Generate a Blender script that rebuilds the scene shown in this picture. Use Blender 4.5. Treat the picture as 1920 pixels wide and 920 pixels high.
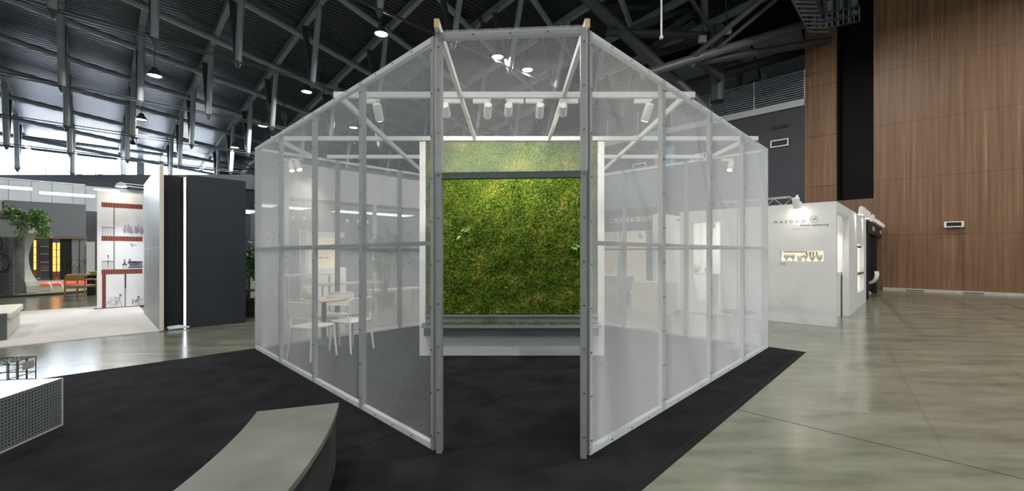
import bpy, bmesh, math, random
import numpy as np
from mathutils import Vector, Matrix

random.seed(7)
rng = np.random.default_rng(7)
scene = bpy.context.scene
COL = scene.collection
for o in list(bpy.data.objects):
    bpy.data.objects.remove(o)

# ------------------------------------------------------------------ camera
F = 781.0            # focal length in pixels of the 1920 x 920 frame
HY = 474.0           # horizon row
CH = 1.46            # eye height
cam_d = bpy.data.cameras.new('camera')
cam_d.sensor_width = 36.0
cam_d.lens = F / 1920 * 36.0
cam_d.shift_y = (HY - 460.0) / 1920
cam_d.clip_end = 300
cam = bpy.data.objects.new('camera', cam_d)
COL.objects.link(cam)
cam.location = (0, 0, CH)
cam.rotation_euler = (math.pi / 2, 0, 0)
scene.camera = cam

# ------------------------------------------------------------------ world, exposure
w = bpy.data.worlds.new('world')
scene.world = w
w.use_nodes = True
bg = w.node_tree.nodes['Background']
bg.inputs[0].default_value = (0.80, 0.86, 0.90, 1)
bg.inputs[1].default_value = 0.75
vs = scene.view_settings
vs.view_transform = 'Standard'
vs.look = 'None'
vs.exposure = 0.35
vs.gamma = 1.0
vs.use_curve_mapping = False
HIGHBAY_W = 260.0
WINDOW_E = 24.0
SPOT_W = 60.0

# ------------------------------------------------------------------ frame helpers
U = Vector((0.7032, 0.7110, 0)).normalized()
V = Vector((-U.y, U.x, 0))
AU = math.atan2(U.y, U.x)
AV = math.atan2(V.y, V.x)

def P(px, py, d):
    return Vector(((px - 960) / F * d, d, CH + (HY - py) / F * d))
def G(px, py):
    d = F * CH / (py - HY)
    return Vector(((px - 960) / F * d, d, 0))
def W(u, v, z=0.0):
    p = U * u + V * v
    return Vector((p.x, p.y, z))
def uv(p):
    return p.dot(U), p.dot(V)
def on_u(px, py, u0):
    r = Vector(((px - 960) / F, 1, 0)); d = u0 / r.dot(U)
    return P(px, py, d)
def on_v(px, py, v0):
    r = Vector(((px - 960) / F, 1, 0)); d = v0 / r.dot(V)
    return P(px, py, d)

# ------------------------------------------------------------------ materials
def lin(c):
    return tuple(((x / 12.92) if x <= 0.04045 else ((x + 0.055) / 1.055) ** 2.4) for x in [k / 255 for k in c])

MATS = {}
def mat(name, rgb, rough=0.6, metal=0.0, emit=None, estr=0.0, noise=0.0, nscale=8.0, bump=0.0, bscale=60.0,
        trans=0.0, alpha=1.0, coat=0.0, spec=0.5):
    if name in MATS:
        return MATS[name]
    m = bpy.data.materials.new(name); m.use_nodes = True
    nt = m.node_tree; b = nt.nodes['Principled BSDF']
    c = lin(rgb)
    b.inputs['Base Color'].default_value = (*c, 1)
    b.inputs['Roughness'].default_value = rough
    b.inputs['Metallic'].default_value = metal
    b.inputs['Specular IOR Level'].default_value = spec
    b.inputs['Coat Weight'].default_value = coat
    if trans: b.inputs['Transmission Weight'].default_value = trans
    if alpha < 1: b.inputs['Alpha'].default_value = alpha
    if emit:
        b.inputs['Emission Color'].default_value = (*lin(emit), 1)
        b.inputs['Emission Strength'].default_value = estr
    if noise or bump:
        tc = nt.nodes.new('ShaderNodeTexCoord')
    if noise:
        n = nt.nodes.new('ShaderNodeTexNoise'); n.inputs['Scale'].default_value = nscale; n.inputs['Detail'].default_value = 6
        nt.links.new(tc.outputs['Object'], n.inputs['Vector'])
        r = nt.nodes.new('ShaderNodeValToRGB')
        r.color_ramp.elements[0].position = 0.3; r.color_ramp.elements[1].position = 0.7
        r.color_ramp.elements[0].color = (*[x * (1 - noise) for x in c], 1)
        r.color_ramp.elements[1].color = (*[min(1, x * (1 + noise)) for x in c], 1)
        nt.links.new(n.outputs['Fac'], r.inputs['Fac']); nt.links.new(r.outputs['Color'], b.inputs['Base Color'])
    if bump:
        n2 = nt.nodes.new('ShaderNodeTexNoise'); n2.inputs['Scale'].default_value = bscale; n2.inputs['Detail'].default_value = 4
        nt.links.new(tc.outputs['Object'], n2.inputs['Vector'])
        bp = nt.nodes.new('ShaderNodeBump'); bp.inputs['Strength'].default_value = bump; bp.inputs['Distance'].default_value = 0.02
        nt.links.new(n2.outputs['Fac'], bp.inputs['Height']); nt.links.new(bp.outputs['Normal'], b.inputs['Normal'])
    MATS[name] = m
    return m

def nodes_of(m):
    return m.node_tree, m.node_tree.nodes['Principled BSDF']

def ramp(nt, pts):
    r = nt.nodes.new('ShaderNodeValToRGB'); cr = r.color_ramp
    while len(cr.elements) < len(pts): cr.elements.new(0.5)
    for e, (p, c) in zip(cr.elements, pts):
        e.position = p; e.color = (*lin(c), 1)
    return r

# polished concrete
M_conc = mat('polished_concrete', (150, 150, 134), 0.3)
nt, b = nodes_of(M_conc)
tc = nt.nodes.new('ShaderNodeTexCoord')
mp = nt.nodes.new('ShaderNodeMapping'); mp.inputs['Rotation'].default_value = (0, 0, -AU); mp.inputs['Scale'].default_value = (0.25, 1.1, 1)
nt.links.new(tc.outputs['Object'], mp.inputs['Vector'])
n = nt.nodes.new('ShaderNodeTexNoise'); n.inputs['Scale'].default_value = 2.2; n.inputs['Detail'].default_value = 9; n.inputs['Roughness'].default_value = 0.62
mp2 = nt.nodes.new('ShaderNodeMapping'); mp2.inputs['Scale'].default_value = (0.45, 1.6, 1)
nt.links.new(tc.outputs['Object'], mp2.inputs['Vector'])
nt.links.new(mp2.outputs['Vector'], n.inputs['Vector'])
r = ramp(nt, [(0.25, (82, 84, 72)), (0.45, (114, 116, 103)), (0.6, (127, 129, 115)), (0.8, (144, 145, 131))])
nt.links.new(n.outputs['Fac'], r.inputs['Fac'])
# tyre tracks running along the aisle
wv = nt.nodes.new('ShaderNodeTexNoise'); wv.inputs['Scale'].default_value = 1.0; wv.inputs['Detail'].default_value = 3
mp3 = nt.nodes.new('ShaderNodeMapping'); mp3.inputs['Scale'].default_value = (0.03, 4.2, 1)
mp4 = nt.nodes.new('ShaderNodeMapping'); mp4.inputs['Rotation'].default_value = (0, 0, -AU - .12)
nt.links.new(tc.outputs['Object'], mp4.inputs['Vector']); nt.links.new(mp4.outputs['Vector'], mp3.inputs['Vector']); nt.links.new(mp3.outputs['Vector'], wv.inputs['Vector'])
r2 = ramp(nt, [(0.30, (160, 160, 160)), (0.40, (255, 255, 255))])
nt.links.new(wv.outputs['Fac'], r2.inputs['Fac'])
mx = nt.nodes.new('ShaderNodeMix'); mx.data_type = 'RGBA'; mx.blend_type = 'MULTIPLY'; mx.inputs[0].default_value = 0.85
nt.links.new(r.outputs['Color'], mx.inputs[6]); nt.links.new(r2.outputs['Color'], mx.inputs[7])
# small dark spots
vo = nt.nodes.new('ShaderNodeTexVoronoi'); vo.inputs['Scale'].default_value = 2.6
nt.links.new(tc.outputs['Object'], vo.inputs['Vector'])
r3 = ramp(nt, [(0.035, (120, 120, 115)), (0.06, (255, 255, 255))])
nt.links.new(vo.outputs['Distance'], r3.inputs['Fac'])
mx2 = nt.nodes.new('ShaderNodeMix'); mx2.data_type = 'RGBA'; mx2.blend_type = 'MULTIPLY'; mx2.inputs[0].default_value = 0.6
nt.links.new(mx.outputs[2], mx2.inputs[6]); nt.links.new(r3.outputs['Color'], mx2.inputs[7])
nt.links.new(mx2.outputs[2], b.inputs['Base Color'])
rr = nt.nodes.new('ShaderNodeMapRange'); rr.inputs['To Min'].default_value = 0.12; rr.inputs['To Max'].default_value = 0.26
nt.links.new(n.outputs['Fac'], rr.inputs['Value']); nt.links.new(rr.outputs['Result'], b.inputs['Roughness'])
b.inputs['Specular IOR Level'].default_value = 0.75

# wood veneer wall
M_wood = mat('walnut_veneer', (128, 88, 58), 0.45)
nt, b = nodes_of(M_wood)
tc = nt.nodes.new('ShaderNodeTexCoord')
mp = nt.nodes.new('ShaderNodeMapping'); mp.inputs['Scale'].default_value = (11, 11, 0.22)
nt.links.new(tc.outputs['Object'], mp.inputs['Vector'])
n = nt.nodes.new('ShaderNodeTexNoise'); n.inputs['Scale'].default_value = 1.0; n.inputs['Detail'].default_value = 8; n.inputs['Roughness'].default_value = 0.65
nt.links.new(mp.outputs['Vector'], n.inputs['Vector'])
r = ramp(nt, [(0.28, (84, 60, 40)), (0.45, (118, 86, 60)), (0.58, (130, 97, 69)), (0.75, (166, 130, 92))])
nt.links.new(n.outputs['Fac'], r.inputs['Fac']); nt.links.new(r.outputs['Color'], b.inputs['Base Color'])

# carpet
M_carpet = mat('black_carpet', (42, 44, 47), 0.95, noise=0.35, nscale=3.0, bump=0.8, bscale=420, spec=0.1)
M_palecarpet = mat('pale_mat', (205, 202, 197), 0.8, noise=0.04, nscale=2, bump=0.2, bscale=300)
# roof deck: corrugated metal
M_deck = mat('roof_deck', (70, 76, 82), 0.36, 0.85)
nt, b = nodes_of(M_deck)
tc = nt.nodes.new('ShaderNodeTexCoord')
mp = nt.nodes.new('ShaderNodeMapping'); mp.inputs['Rotation'].default_value = (0, 0, -AU)
nt.links.new(tc.outputs['Object'], mp.inputs['Vector'])
wv = nt.nodes.new('ShaderNodeTexWave'); wv.bands_direction = 'Y'; wv.inputs['Scale'].default_value = 1.6; wv.inputs['Distortion'].default_value = 0.4
nt.links.new(mp.outputs['Vector'], wv.inputs['Vector'])
no = nt.nodes.new('ShaderNodeTexNoise'); no.inputs['Scale'].default_value = 3.0
nt.links.new(tc.outputs['Object'], no.inputs['Vector'])
ad = nt.nodes.new('ShaderNodeMath'); ad.operation = 'ADD'
nt.links.new(wv.outputs['Fac'], ad.inputs[0]); nt.links.new(no.outputs['Fac'], ad.inputs[1])
bp = nt.nodes.new('ShaderNodeBump'); bp.inputs['Strength'].default_value = 0.35; bp.inputs['Distance'].default_value = 0.08
nt.links.new(ad.outputs[0], bp.inputs['Height']); nt.links.new(bp.outputs['Normal'], b.inputs['Normal'])

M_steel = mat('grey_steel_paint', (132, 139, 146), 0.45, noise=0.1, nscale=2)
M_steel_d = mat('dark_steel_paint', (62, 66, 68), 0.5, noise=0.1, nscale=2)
M_cable = mat('dark_cable', (45, 48, 52), 0.5)
M_frame = mat('white_painted_wood', (206, 208, 207), 0.55, noise=0.04, nscale=14)
M_stile = mat('grey_stile_paint', (140, 143, 142), 0.5, noise=0.05, nscale=14)
M_door = mat('grey_painted_frame', (136, 139, 138), 0.45, noise=0.05, nscale=14)
M_mesh = mat('white_expanded_metal', (226, 230, 232), 0.5)
M_rawwood = mat('raw_pine', (196, 172, 130), 0.7, noise=0.1, nscale=20)
M_white = mat('white_paint', (226, 227, 226), 0.6, noise=0.02, nscale=3)
M_whitepl = mat('white_plastic', (236, 236, 232), 0.4)
M_screw = mat('black_screw', (40, 40, 40), 0.4, 0.5)
M_black = mat('matt_black', (18, 18, 19), 0.7)
M_darkgrey = mat('dark_grey_paint', (66, 69, 75), 0.7, noise=0.06, nscale=1.5)
M_navy = mat('navy_paint', (27, 36, 47), 0.6, noise=0.06, nscale=2)
M_grey = mat('grey_paint', (118, 124, 130), 0.6, noise=0.03, nscale=2)
M_lightgrey = mat('light_grey_paint', (190, 193, 194), 0.6)
M_ss = mat('brushed_steel', (190, 192, 192), 0.28, 0.9)
M_ssd = mat('dark_zinc', (92, 98, 98), 0.42, 0.6, noise=0.08, nscale=4)
M_lamp = mat('lamp_glow', (255, 255, 255), 0.5, emit=(255, 246, 228), estr=30)
M_lampcold = mat('strip_glow', (255, 255, 255), 0.5, emit=(235, 244, 255), estr=4)
M_glass = mat('clear_glass', (225, 232, 236), 0.05, alpha=0.15, spec=0.6)
M_window = mat('daylit_window', (255, 255, 255), 0.5, emit=(226, 238, 250), estr=WINDOW_E)
M_slab = mat('bench_concrete', (104, 108, 101), 0.6, noise=0.16, nscale=3.5, bump=0.05, bscale=120)
M_greenwood = mat('oak', (150, 112, 66), 0.5, noise=0.15, nscale=9)
M_red = mat('brick_red', (122, 58, 46), 0.7)
M_orange = mat('amber_lamp', (240, 160, 60), 0.5, emit=(255, 170, 80), estr=1.5)
M_redled = mat('red_led', (230, 40, 20), 0.5, emit=(255, 50, 20), estr=3.0)
M_leaf = mat('green_leaf', (58, 96, 44), 0.5, noise=0.35, nscale=5)
M_trunk = mat('bark', (82, 66, 50), 0.8)
M_leafd = mat('dark_green_leaf', (40, 78, 42), 0.5, noise=0.3, nscale=5)

# ------------------------------------------------------------------ mesh builder
class MB:
    def __init__(s): s.v = []; s.f = []; s.sm = []
    def add(s, vs, fs, smooth=False):
        o = len(s.v); s.v += [tuple(x) for x in vs]
        s.f += [tuple(i + o for i in f) for f in fs]; s.sm += [smooth] * len(fs); return s
    def box(s, x0, x1, y0, y1, z0, z1):
        vs = [(x0,y0,z0),(x1,y0,z0),(x1,y1,z0),(x0,y1,z0),(x0,y0,z1),(x1,y0,z1),(x1,y1,z1),(x0,y1,z1)]
        return s.add(vs, [(0,3,2,1),(4,5,6,7),(0,1,5,4),(1,2,6,5),(2,3,7,6),(3,0,4,7)])
    def bar(s, a, b, w, h, up=(0,0,1)):
        a = Vector(a); b = Vector(b); t = (b - a).normalized(); upv = Vector(up)
        if abs(t.dot(upv)) > 0.99: upv = Vector((1,0,0))
        sd = t.cross(upv).normalized(); n_ = sd.cross(t).normalized()
        vs = []
        for p in (a, b):
            for i, j in ((-1,-1),(1,-1),(1,1),(-1,1)):
                vs.append(p + sd * (i*w/2) + n_ * (j*h/2))
        return s.add(vs, [(0,1,2,3),(7,6,5,4),(0,4,5,1),(1,5,6,2),(2,6,7,3),(3,7,4,0)])
    def tube(s, pts, r, n=10, r2=None, smooth=True):
        pts = [Vector(p) for p in pts]; k = len(pts); vs = []; fs = []
        ref = None
        for i, p in enumerate(pts):
            t = (pts[min(i+1,k-1)] - pts[max(i-1,0)]).normalized()
            if ref is None or abs(ref.dot(t)) > 0.98:
                ref = Vector((0,0,1)) if abs(t.z) < 0.9 else Vector((1,0,0))
            a = t.cross(ref).normalized(); b_ = a.cross(t).normalized(); ref = b_
            rad = r if r2 is None else r + (r2 - r) * i / (k - 1)
            if isinstance(r, (list, tuple)): rad = r[i]
            for j in range(n):
                q = 2*math.pi*j/n
                vs.append(p + a*(rad*math.cos(q)) + b_*(rad*math.sin(q)))
        for i in range(k-1):
            for j in range(n):
                fs.append((i*n+j, i*n+(j+1)%n, (i+1)*n+(j+1)%n, (i+1)*n+j))
        s.add(vs, fs, smooth)
        s.add([vs[j] for j in range(n)], [tuple(range(n))]); s.add([vs[(k-1)*n+j] for j in range(n)], [tuple(reversed(range(n)))])
        return s
    def lathe(s, prof, c=(0,0,0), n=20, smooth=True):
        vs = []; fs = []; k = len(prof)
        for r_, z_ in prof:
            for j in range(n):
                q = 2*math.pi*j/n
                vs.append((c[0]+r_*math.cos(q), c[1]+r_*math.sin(q), c[2]+z_))
        for i in range(k-1):
            for j in range(n):
                fs.append((i*n+j, i*n+(j+1)%n, (i+1)*n+(j+1)%n, (i+1)*n+j))
        s.add(vs, fs, smooth)
        if prof[0][0] > 1e-4: s.add(vs[:n], [tuple(reversed(range(n)))])
        if prof[-1][0] > 1e-4: s.add(vs[-n:], [tuple(range(n))])
        return s
    def prism(s, poly, ax, d0, d1):
        """poly: 2-D outline; ax 'y': (x,z) extruded along y; 'z': (x,y) extruded along z."""
        k = len(poly)
        def mk(p, d): return (p[0], d, p[1]) if ax == 'y' else (p[0], p[1], d)
        vs = [mk(p, d0) for p in poly] + [mk(p, d1) for p in poly]
        fs = [tuple(range(k)), tuple(reversed(range(k, 2*k)))]
        fs += [(i, k+i, k+(i+1)%k, (i+1)%k) for i in range(k)]
        return s.add(vs, fs)
    def disc(s, cx, cz, rx, rz, d0, d1, n=14):
        return s.prism([(cx+rx*math.cos(2*math.pi*i/n), cz+rz*math.sin(2*math.pi*i/n)) for i in range(n)], 'y', d0, d1)
    def mesh(s, name, m):
        me = bpy.data.meshes.new(name); me.from_pydata(s.v, [], s.f); me.polygons.foreach_set('use_smooth', s.sm)
        bm = bmesh.new(); bm.from_mesh(me); bmesh.ops.recalc_face_normals(bm, faces=bm.faces); bm.to_mesh(me); bm.free()
        me.materials.append(m); me.update(); return me
    def build(s, name, m, parent=None, world=False):
        if world and parent is not None:
            inv = MW[parent.name].inverted(); s.v = [tuple(inv @ Vector(p)) for p in s.v]
        return link(name, s.mesh(name, m), parent)

MW = {}
def link(name, data, parent=None, loc=None, rz=0.0):
    o = bpy.data.objects.new(name, data); COL.objects.link(o)
    if parent is not None: o.parent = parent
    mw = Matrix.Identity(4)
    if loc is not None:
        o.location = loc; o.rotation_euler = (0, 0, rz); mw = Matrix.Translation(Vector(loc)) @ Matrix.Rotation(rz, 4, 'Z')
    MW[o.name] = (MW[parent.name] if parent is not None else Matrix.Identity(4)) @ mw
    return o
def tag(o, label, cat=None, group=None):
    o['label'] = label
    if cat: o['category'] = cat
    if group: o['group'] = group
    return o
def thing(name, label, cat, loc=(0,0,0), rz=0.0, group=None):
    return tag(link(name, None, None, loc, rz), label, cat, group)
def struct(o):
    o['kind'] = 'structure'; return o
def stuff(o):
    o['kind'] = 'stuff'; return o
def bevel(o, wd=0.01, seg=2):
    m = o.modifiers.new('bevel', 'BEVEL'); m.width = wd; m.segments = seg; m.limit_method = 'ANGLE'; return o
def copy_tree(o, parent=None):
    c = o.copy(); COL.objects.link(c); c.parent = parent
    for ch in list(o.children):
        copy_tree(ch, c)
    return c
ORD = ['first', 'second', 'third', 'fourth', 'fifth', 'sixth', 'seventh', 'eighth', 'ninth', 'tenth', 'eleventh', 'twelfth', 'thirteenth', 'fourteenth']

def text_part(name, body, size, m, parent, loc, rot, extrude=0.004, align='CENTER', spacing=1.0):
    cu = bpy.data.curves.new(name, 'FONT'); cu.body = body; cu.size = size; cu.extrude = extrude
    cu.align_x = align; cu.align_y = 'CENTER'; cu.space_character = spacing
    tmp = bpy.data.objects.new('tmp_text', cu); COL.objects.link(tmp)
    dg = bpy.context.evaluated_depsgraph_get(); dg.update()
    me = bpy.data.meshes.new_from_object(tmp.evaluated_get(dg))
    bpy.data.objects.remove(tmp)
    me.name = name; me.materials.clear(); me.materials.append(m)
    o = bpy.data.objects.new(name, me); COL.objects.link(o); o.parent = parent
    o.location = loc; o.rotation_euler = rot
    return o

def spot(parent, loc, target, watts, angle=50, blend=0.6, col=(1, 0.93, 0.82), size=0.04, name='bulb_light'):
    l = bpy.data.lights.new(name, 'SPOT'); l.energy = watts; l.spot_size = math.radians(angle); l.spot_blend = blend
    l.color = col; l.shadow_soft_size = size
    o = bpy.data.objects.new(name, l); COL.objects.link(o)
    inv = MW[parent.name].inverted() if parent is not None else Matrix.Identity(4)
    a = inv @ Vector(loc); t = inv @ Vector(target)
    o.parent = parent; o.location = a
    o.rotation_euler = (t - a).to_track_quat('-Z', 'Y').to_euler()
    return o

# ================================================================== SETTING
def Zr(v): return 14.0 - 0.12 * v
U0 = 22.3          # plane of the wood wall
VL = 44.0          # plane of the window wall

# floor: long concrete slabs with saw-cut joints
floor = struct(MB().box(-60, 70, -60, 70, -0.30, -0.062).build('floor', M_darkgrey)); 
JU = [-31.98, -25.94, -19.9, -13.86, -7.82, -1.80, 4.24, 10.28, 16.32, 22.4]
for a, b_ in zip(JU[:-1], JU[1:]):
    mb = MB()
    c = [W(a + .007, -30), W(b_ - .007, -30), W(b_ - .007, VL), W(a + .007, VL)]
    mb.prism([(p.x, p.y) for p in c], 'z', -0.06, 0.0)
    mb.build('slab', M_conc, floor)

# window wall on the left, along U
def uvbox(mb, u0, u1, v0, v1, z0, z1):
    c = [W(u0, v0), W(u1, v0), W(u1, v1), W(u0, v1)]
    return mb.prism([(p.x, p.y) for p in c], 'z', z0, z1)
wl = struct(uvbox(MB(), -32, U0 + 6, VL, VL + .4, -0.06, 6.6).build('wall_left', M_darkgrey))
uvbox(MB(), -32, U0 + 6, VL, VL + .4, 8.62, 11.0).build('upper_cladding', M_darkgrey, wl)
uvbox(MB(), 7.6, U0 + 6, VL, VL + .4, 6.6, 8.62).build('blank_cladding', M_darkgrey, wl)
win = struct(uvbox(MB(), -32, 7.6, VL + .02, VL + .3, 6.56, 6.62).build('window_1', M_steel))
uvbox(MB(), -32, 7.6, VL + .02, VL + .3, 8.58, 8.64).build('head', M_steel, win)
u_ = -31.0
k = 0
while u_ < 7.5:
    pm = MB(); uvbox(pm, u_ + .03, min(u_ + 1.22, 7.6), VL + .12, VL + .15, 6.62, 8.58); pm.build('pane', M_window, win)
    mm = MB(); wd = .45 if k % 8 == 3 else .03
    uvbox(mm, u_ - wd / 2, u_ + wd / 2, VL - (.3 if wd > .1 else .0), VL + .2, 6.62, 8.58)
    mm.build('column' if wd > .1 else 'mullion', M_steel, win)
    u_ += 1.25; k += 1

# grey wall continuing the wood wall, with gallery above it
vE = uv(on_u(1509, 474, U0))[1]                      # edge where wood begins
gw = struct(uvbox(MB(), U0, U0 + .3, vE, VL, -0.06, 8.0).build('wall_back', M_darkgrey))
uvbox(MB(), U0 + 5.5, U0 + 5.8, vE - 4, VL, 7.0, 17.0).build('gallery_wall', M_steel_d, gw)
uvbox(MB(), U0 - .12, U0 + 5.5, vE, VL, 8.0, 8.3).build('gallery_slab', M_lightgrey, gw)

# wood wall
ww = struct(uvbox(MB(), U0 + .06, U0 + .3, -14, uv(on_u(1638, 474, U0))[1], -0.06, 18).build('wall_right', M_black))
rows = [-0.06, 2.16, 4.35, 6.54, 8.73, 10.92, 13.11, 15.3, 17.5]
vB0 = uv(on_u(1638, 474, U0))[1]; vB1 = uv(on_u(1568, 474, U0))[1]
zB = on_u(1600, 374, U0).z
cols = [vB0 - 1.92 - k * 2.4 for k in range(0, 6)]
edges = [vB0] + cols
for zi in range(len(rows) - 1):
    for a, b_ in zip(edges[:-1], edges[1:]):
        mb = MB(); uvbox(mb, U0, U0 + .06, b_ + .0012, a - .0012, rows[zi] + .003, rows[zi+1] - .003)
        mb.build('veneer_panel', M_wood, ww)
    mb = MB(); uvbox(mb, U0, U0 + .3, vB1, vE - .003, rows[zi] + .006, rows[zi+1] - .006); mb.build('veneer_panel', M_wood, ww)
mb = MB(); uvbox(mb, U0, U0 + .3, vB0 + .003, vB1 - .003, rows[0], rows[1] - .006); mb.build('veneer_panel', M_wood, ww)
mb = MB(); uvbox(mb, U0, U0 + .3, vB0 + .003, vB1 - .003, rows[1] + .006, zB); mb.build('veneer_panel', M_wood, ww)
uvbox(MB(), U0 + 2.2, U0 + 2.4, vB0 - 1, vB1 + 1, 0, 18).build('recess_back', M_black, ww)
uvbox(MB(), U0 + .3, U0 + 2.3, vB1 + .02, vB1 + .2, 0, 18).build('recess_cheek', M_black, ww)
uvbox(MB(), U0 + .3, U0 + 2.3, vB0 - .2, vB0 - .02, 0, 18).build('recess_cheek', M_black, ww)
kerb = struct(uvbox(MB(), U0 - .28, U0 - .02, -14, vB1 - 1.5, 0, .09).build('baseboard_right', mat('kerb_concrete', (190, 188, 176), .7, noise=.1, nscale=4)))
v_ = -12.0
while v_ < 0.6:
    mb = MB(); uvbox(mb, U0 - .285, U0 - .279, v_, v_ + .5, .02, .05); mb.build('drain_slot', M_steel_d, kerb); v_ += 1.5

# ------------------------------------------------------------------ roof
uC, vC = [-34, U0 + 6], [-26, VL + .4]
dm = MB(); c4 = [W(uC[0], vC[0], Zr(vC[0])), W(uC[1], vC[0], Zr(vC[0])), W(uC[1], vC[1], Zr(vC[1])), W(uC[0], vC[1], Zr(vC[1]))]
dm.add([*c4, *[p + Vector((0, 0, .2)) for p in c4]], [(0,1,2,3),(7,6,5,4),(0,4,5,1),(1,5,6,2),(2,6,7,3),(3,7,4,0)])
ceil = struct(dm.build('ceiling', M_deck))
RAFT = [-13, -10.5, -8, -5.4, -3.0, -.8, 1.5, 3.9, 6.6, 9.6, 12.6, 15.7, 18.8, 21.8]
for ur in RAFT:
    MB().bar(W(ur, -14, Zr(-14) - .16), W(ur, VL, Zr(VL) - .16), .2, .3).build('rafter', M_steel, ceil)
# tubular purlins set at an angle to the rafters
for v0 in [-13, -9.6, -6.2, -2.8, .6, 4, 7.4, 10.8, 14.2, 17.6, 21, 24.4, 27.8, 31.2, 34.6, 38, 41.4]:
    ua, ub = -16, 22
    if v0 + .33 * ub > VL: ub = (VL - v0) / .33
    va, vb = v0 + .33 * ua, v0 + .33 * ub
    MB().tube([W(ua, va, Zr(va) - .44), W(ub, vb, Zr(vb) - .44)], .125, 12).build('purlin', M_steel, ceil)
# V struts down to the bottom chords
CHV = [12.6, 18.4, 24.0, 28.7, 33.0, 37.4]
for cv in CHV:
    za = Zr(cv) - 3.1
    for off in (-.07, .07):
        MB().tube([W(-16, cv + off, za + off), W(21.5, cv + off, za + off)], .024, 6).build('bottom_chord', M_cable, ceil)
    for ur in RAFT:
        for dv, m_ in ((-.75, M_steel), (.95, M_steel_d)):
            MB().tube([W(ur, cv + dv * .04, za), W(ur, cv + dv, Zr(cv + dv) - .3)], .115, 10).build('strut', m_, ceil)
        mb = MB(); mb.lathe([(.02, -.28), (.07, -.2), (.13, -.02), (.13, .1), (.05, .16)], c=W(ur, cv, za), n=10); mb.build('node_cone', M_steel_d, ceil)
# long lattice girder under the eaves
for off in (0, .35):
    a = P(15, 185, 24) + Vector((0, 0, off)); b_ = P(420, 250, 31) + Vector((0, 0, off))
    MB().tube([a, b_], .05, 6).build('lattice_chord', M_steel, ceil)
for i in range(30):
    t0, t1 = i / 30, (i + 1) / 30
    A0 = P(15, 185, 24).lerp(P(420, 250, 31), t0); A1 = P(15, 185, 24).lerp(P(420, 250, 31), t1)
    o1, o2 = ((0, .35), (.35, 0))[i % 2]
    MB().tube([A0 + Vector((0,0,o1)), A1 + Vector((0,0,o2))], .025, 5).build('lattice_web', M_steel, ceil)
# eaves purlins and bracing above the windows
for z_ in (9.0, 8.85):
    MB().tube([W(-30, VL - (9.2 - z_) * 8 - .5, z_), W(20, VL - (9.2 - z_) * 8 - .5, z_)], .09, 8).build('eaves_tube', M_steel, ceil)
# big trusses near the wood wall
def big(a, b_, r_, m_=M_steel_d, n_='truss_tube'):
    MB().tube([a, b_], r_, 14).build(n_, m_, ceil)
ME = M_steel_d
big(P(1205, 140, 15.5), P(1560, 30, 17.5), .17, mat('mid_steel_paint', (84, 88, 88), .45))
big(P(1300, 106, 15.9), P(1445, -15, 14.6), .11)
big(P(1320, 112, 16.3), P(1460, -5, 15.2), .08)
big(P(1085, -20, 17), P(1330, 215, 17.6), .24)
big(P(1300, 105, 16.2), P(1350, 145, 18), .17)
big(P(1140, 60, 17), P(1345, 68, 18.5), .17)
big(P(1300, 118, 16.4), P(1560, 75, 18), .16)
big(P(1270, 165, 19.5), P(1560, 78, 20.5), .22)
big(P(1345, 190, 18.4), P(1345, 50, 18.4), .3)
big(P(1338, 130, 18.0), P(1336, 60, 18.0), .09)
big(P(1336, 60, 18.0), P(1290, -10, 17.4), .09)
for (x0, y0, x1, y1) in ((1140, 17, 1300, 0), (1165, 65, 1310, 5), (1250, 60, 1305, 18), (1205, 100, 1300, 45), (1215, 105, 1330, 70), (840, 60, 990, -30), (900, 40, 1010, 5)):
    MB().bar(P(x0, y0, 19), P(x1, y1, 20), .22, .3).build('brace', M_steel_d, ceil)
# dim panels above the gallery
for i in range(6):
    mb = MB(); v0 = vE + .4 + i * 2.2
    c = [W(U0 + 5.3, v0, 9.5), W(U0 + 5.3, v0 + 2.1, 9.5), W(U0 + 1.5, v0 + 2.1, 12.2), W(U0 + 1.5, v0, 12.2)]
    mb.add([*c, *[p + Vector((0, 0, .08)) for p in c]], [(0,1,2,3),(7,6,5,4),(0,4,5,1),(1,5,6,2),(2,6,7,3),(3,7,4,0)])
    mb.build('gallery_soffit_panel', M_grey, ceil)

# ------------------------------------------------------------------ gallery railing
rl = thing('gallery_railing', 'dark horizontal-bar railing along the upper gallery above the grey wall', 'railing', W(U0 - .05, vE, 8.3), AV)
Lr = 24.0
for i in range(12):
    MB().box(0, Lr, -.015, .015, .07 + i * .104, .115 + i * .104).build('bar', M_steel, rl)
for i in range(13):
    MB().box(i * 2 - .02, i * 2 + .02, -.03, .03, 0, 1.3).build('post', M_lightgrey, rl)
# pipes on the gallery
pp = thing('pipe_run', 'dark elbowed pipe run standing on the upper gallery', 'pipe', on_u(1385, 160, U0 + 2.0) - Vector((0, 0, .2)))
base = on_u(1385, 160, U0 + 2.0)
MB().tube([on_u(1335, 130, U0 + 2), on_u(1383, 118, U0 + 2), on_u(1388, 122, U0 + 2), base - Vector((0, 0, .2))], .16, 10).build('pipe', M_steel_d, pp, world=True)
MB().tube([on_u(1397, 158, U0 + 2), on_u(1432, 146, U0 + 2)], .07, 8).build('branch', M_steel_d, pp, world=True)
MB().tube([on_u(1432, 140, U0 + 2), on_u(1432, 152, U0 + 2)], .12, 10).build('valve', M_steel, pp, world=True)

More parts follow.
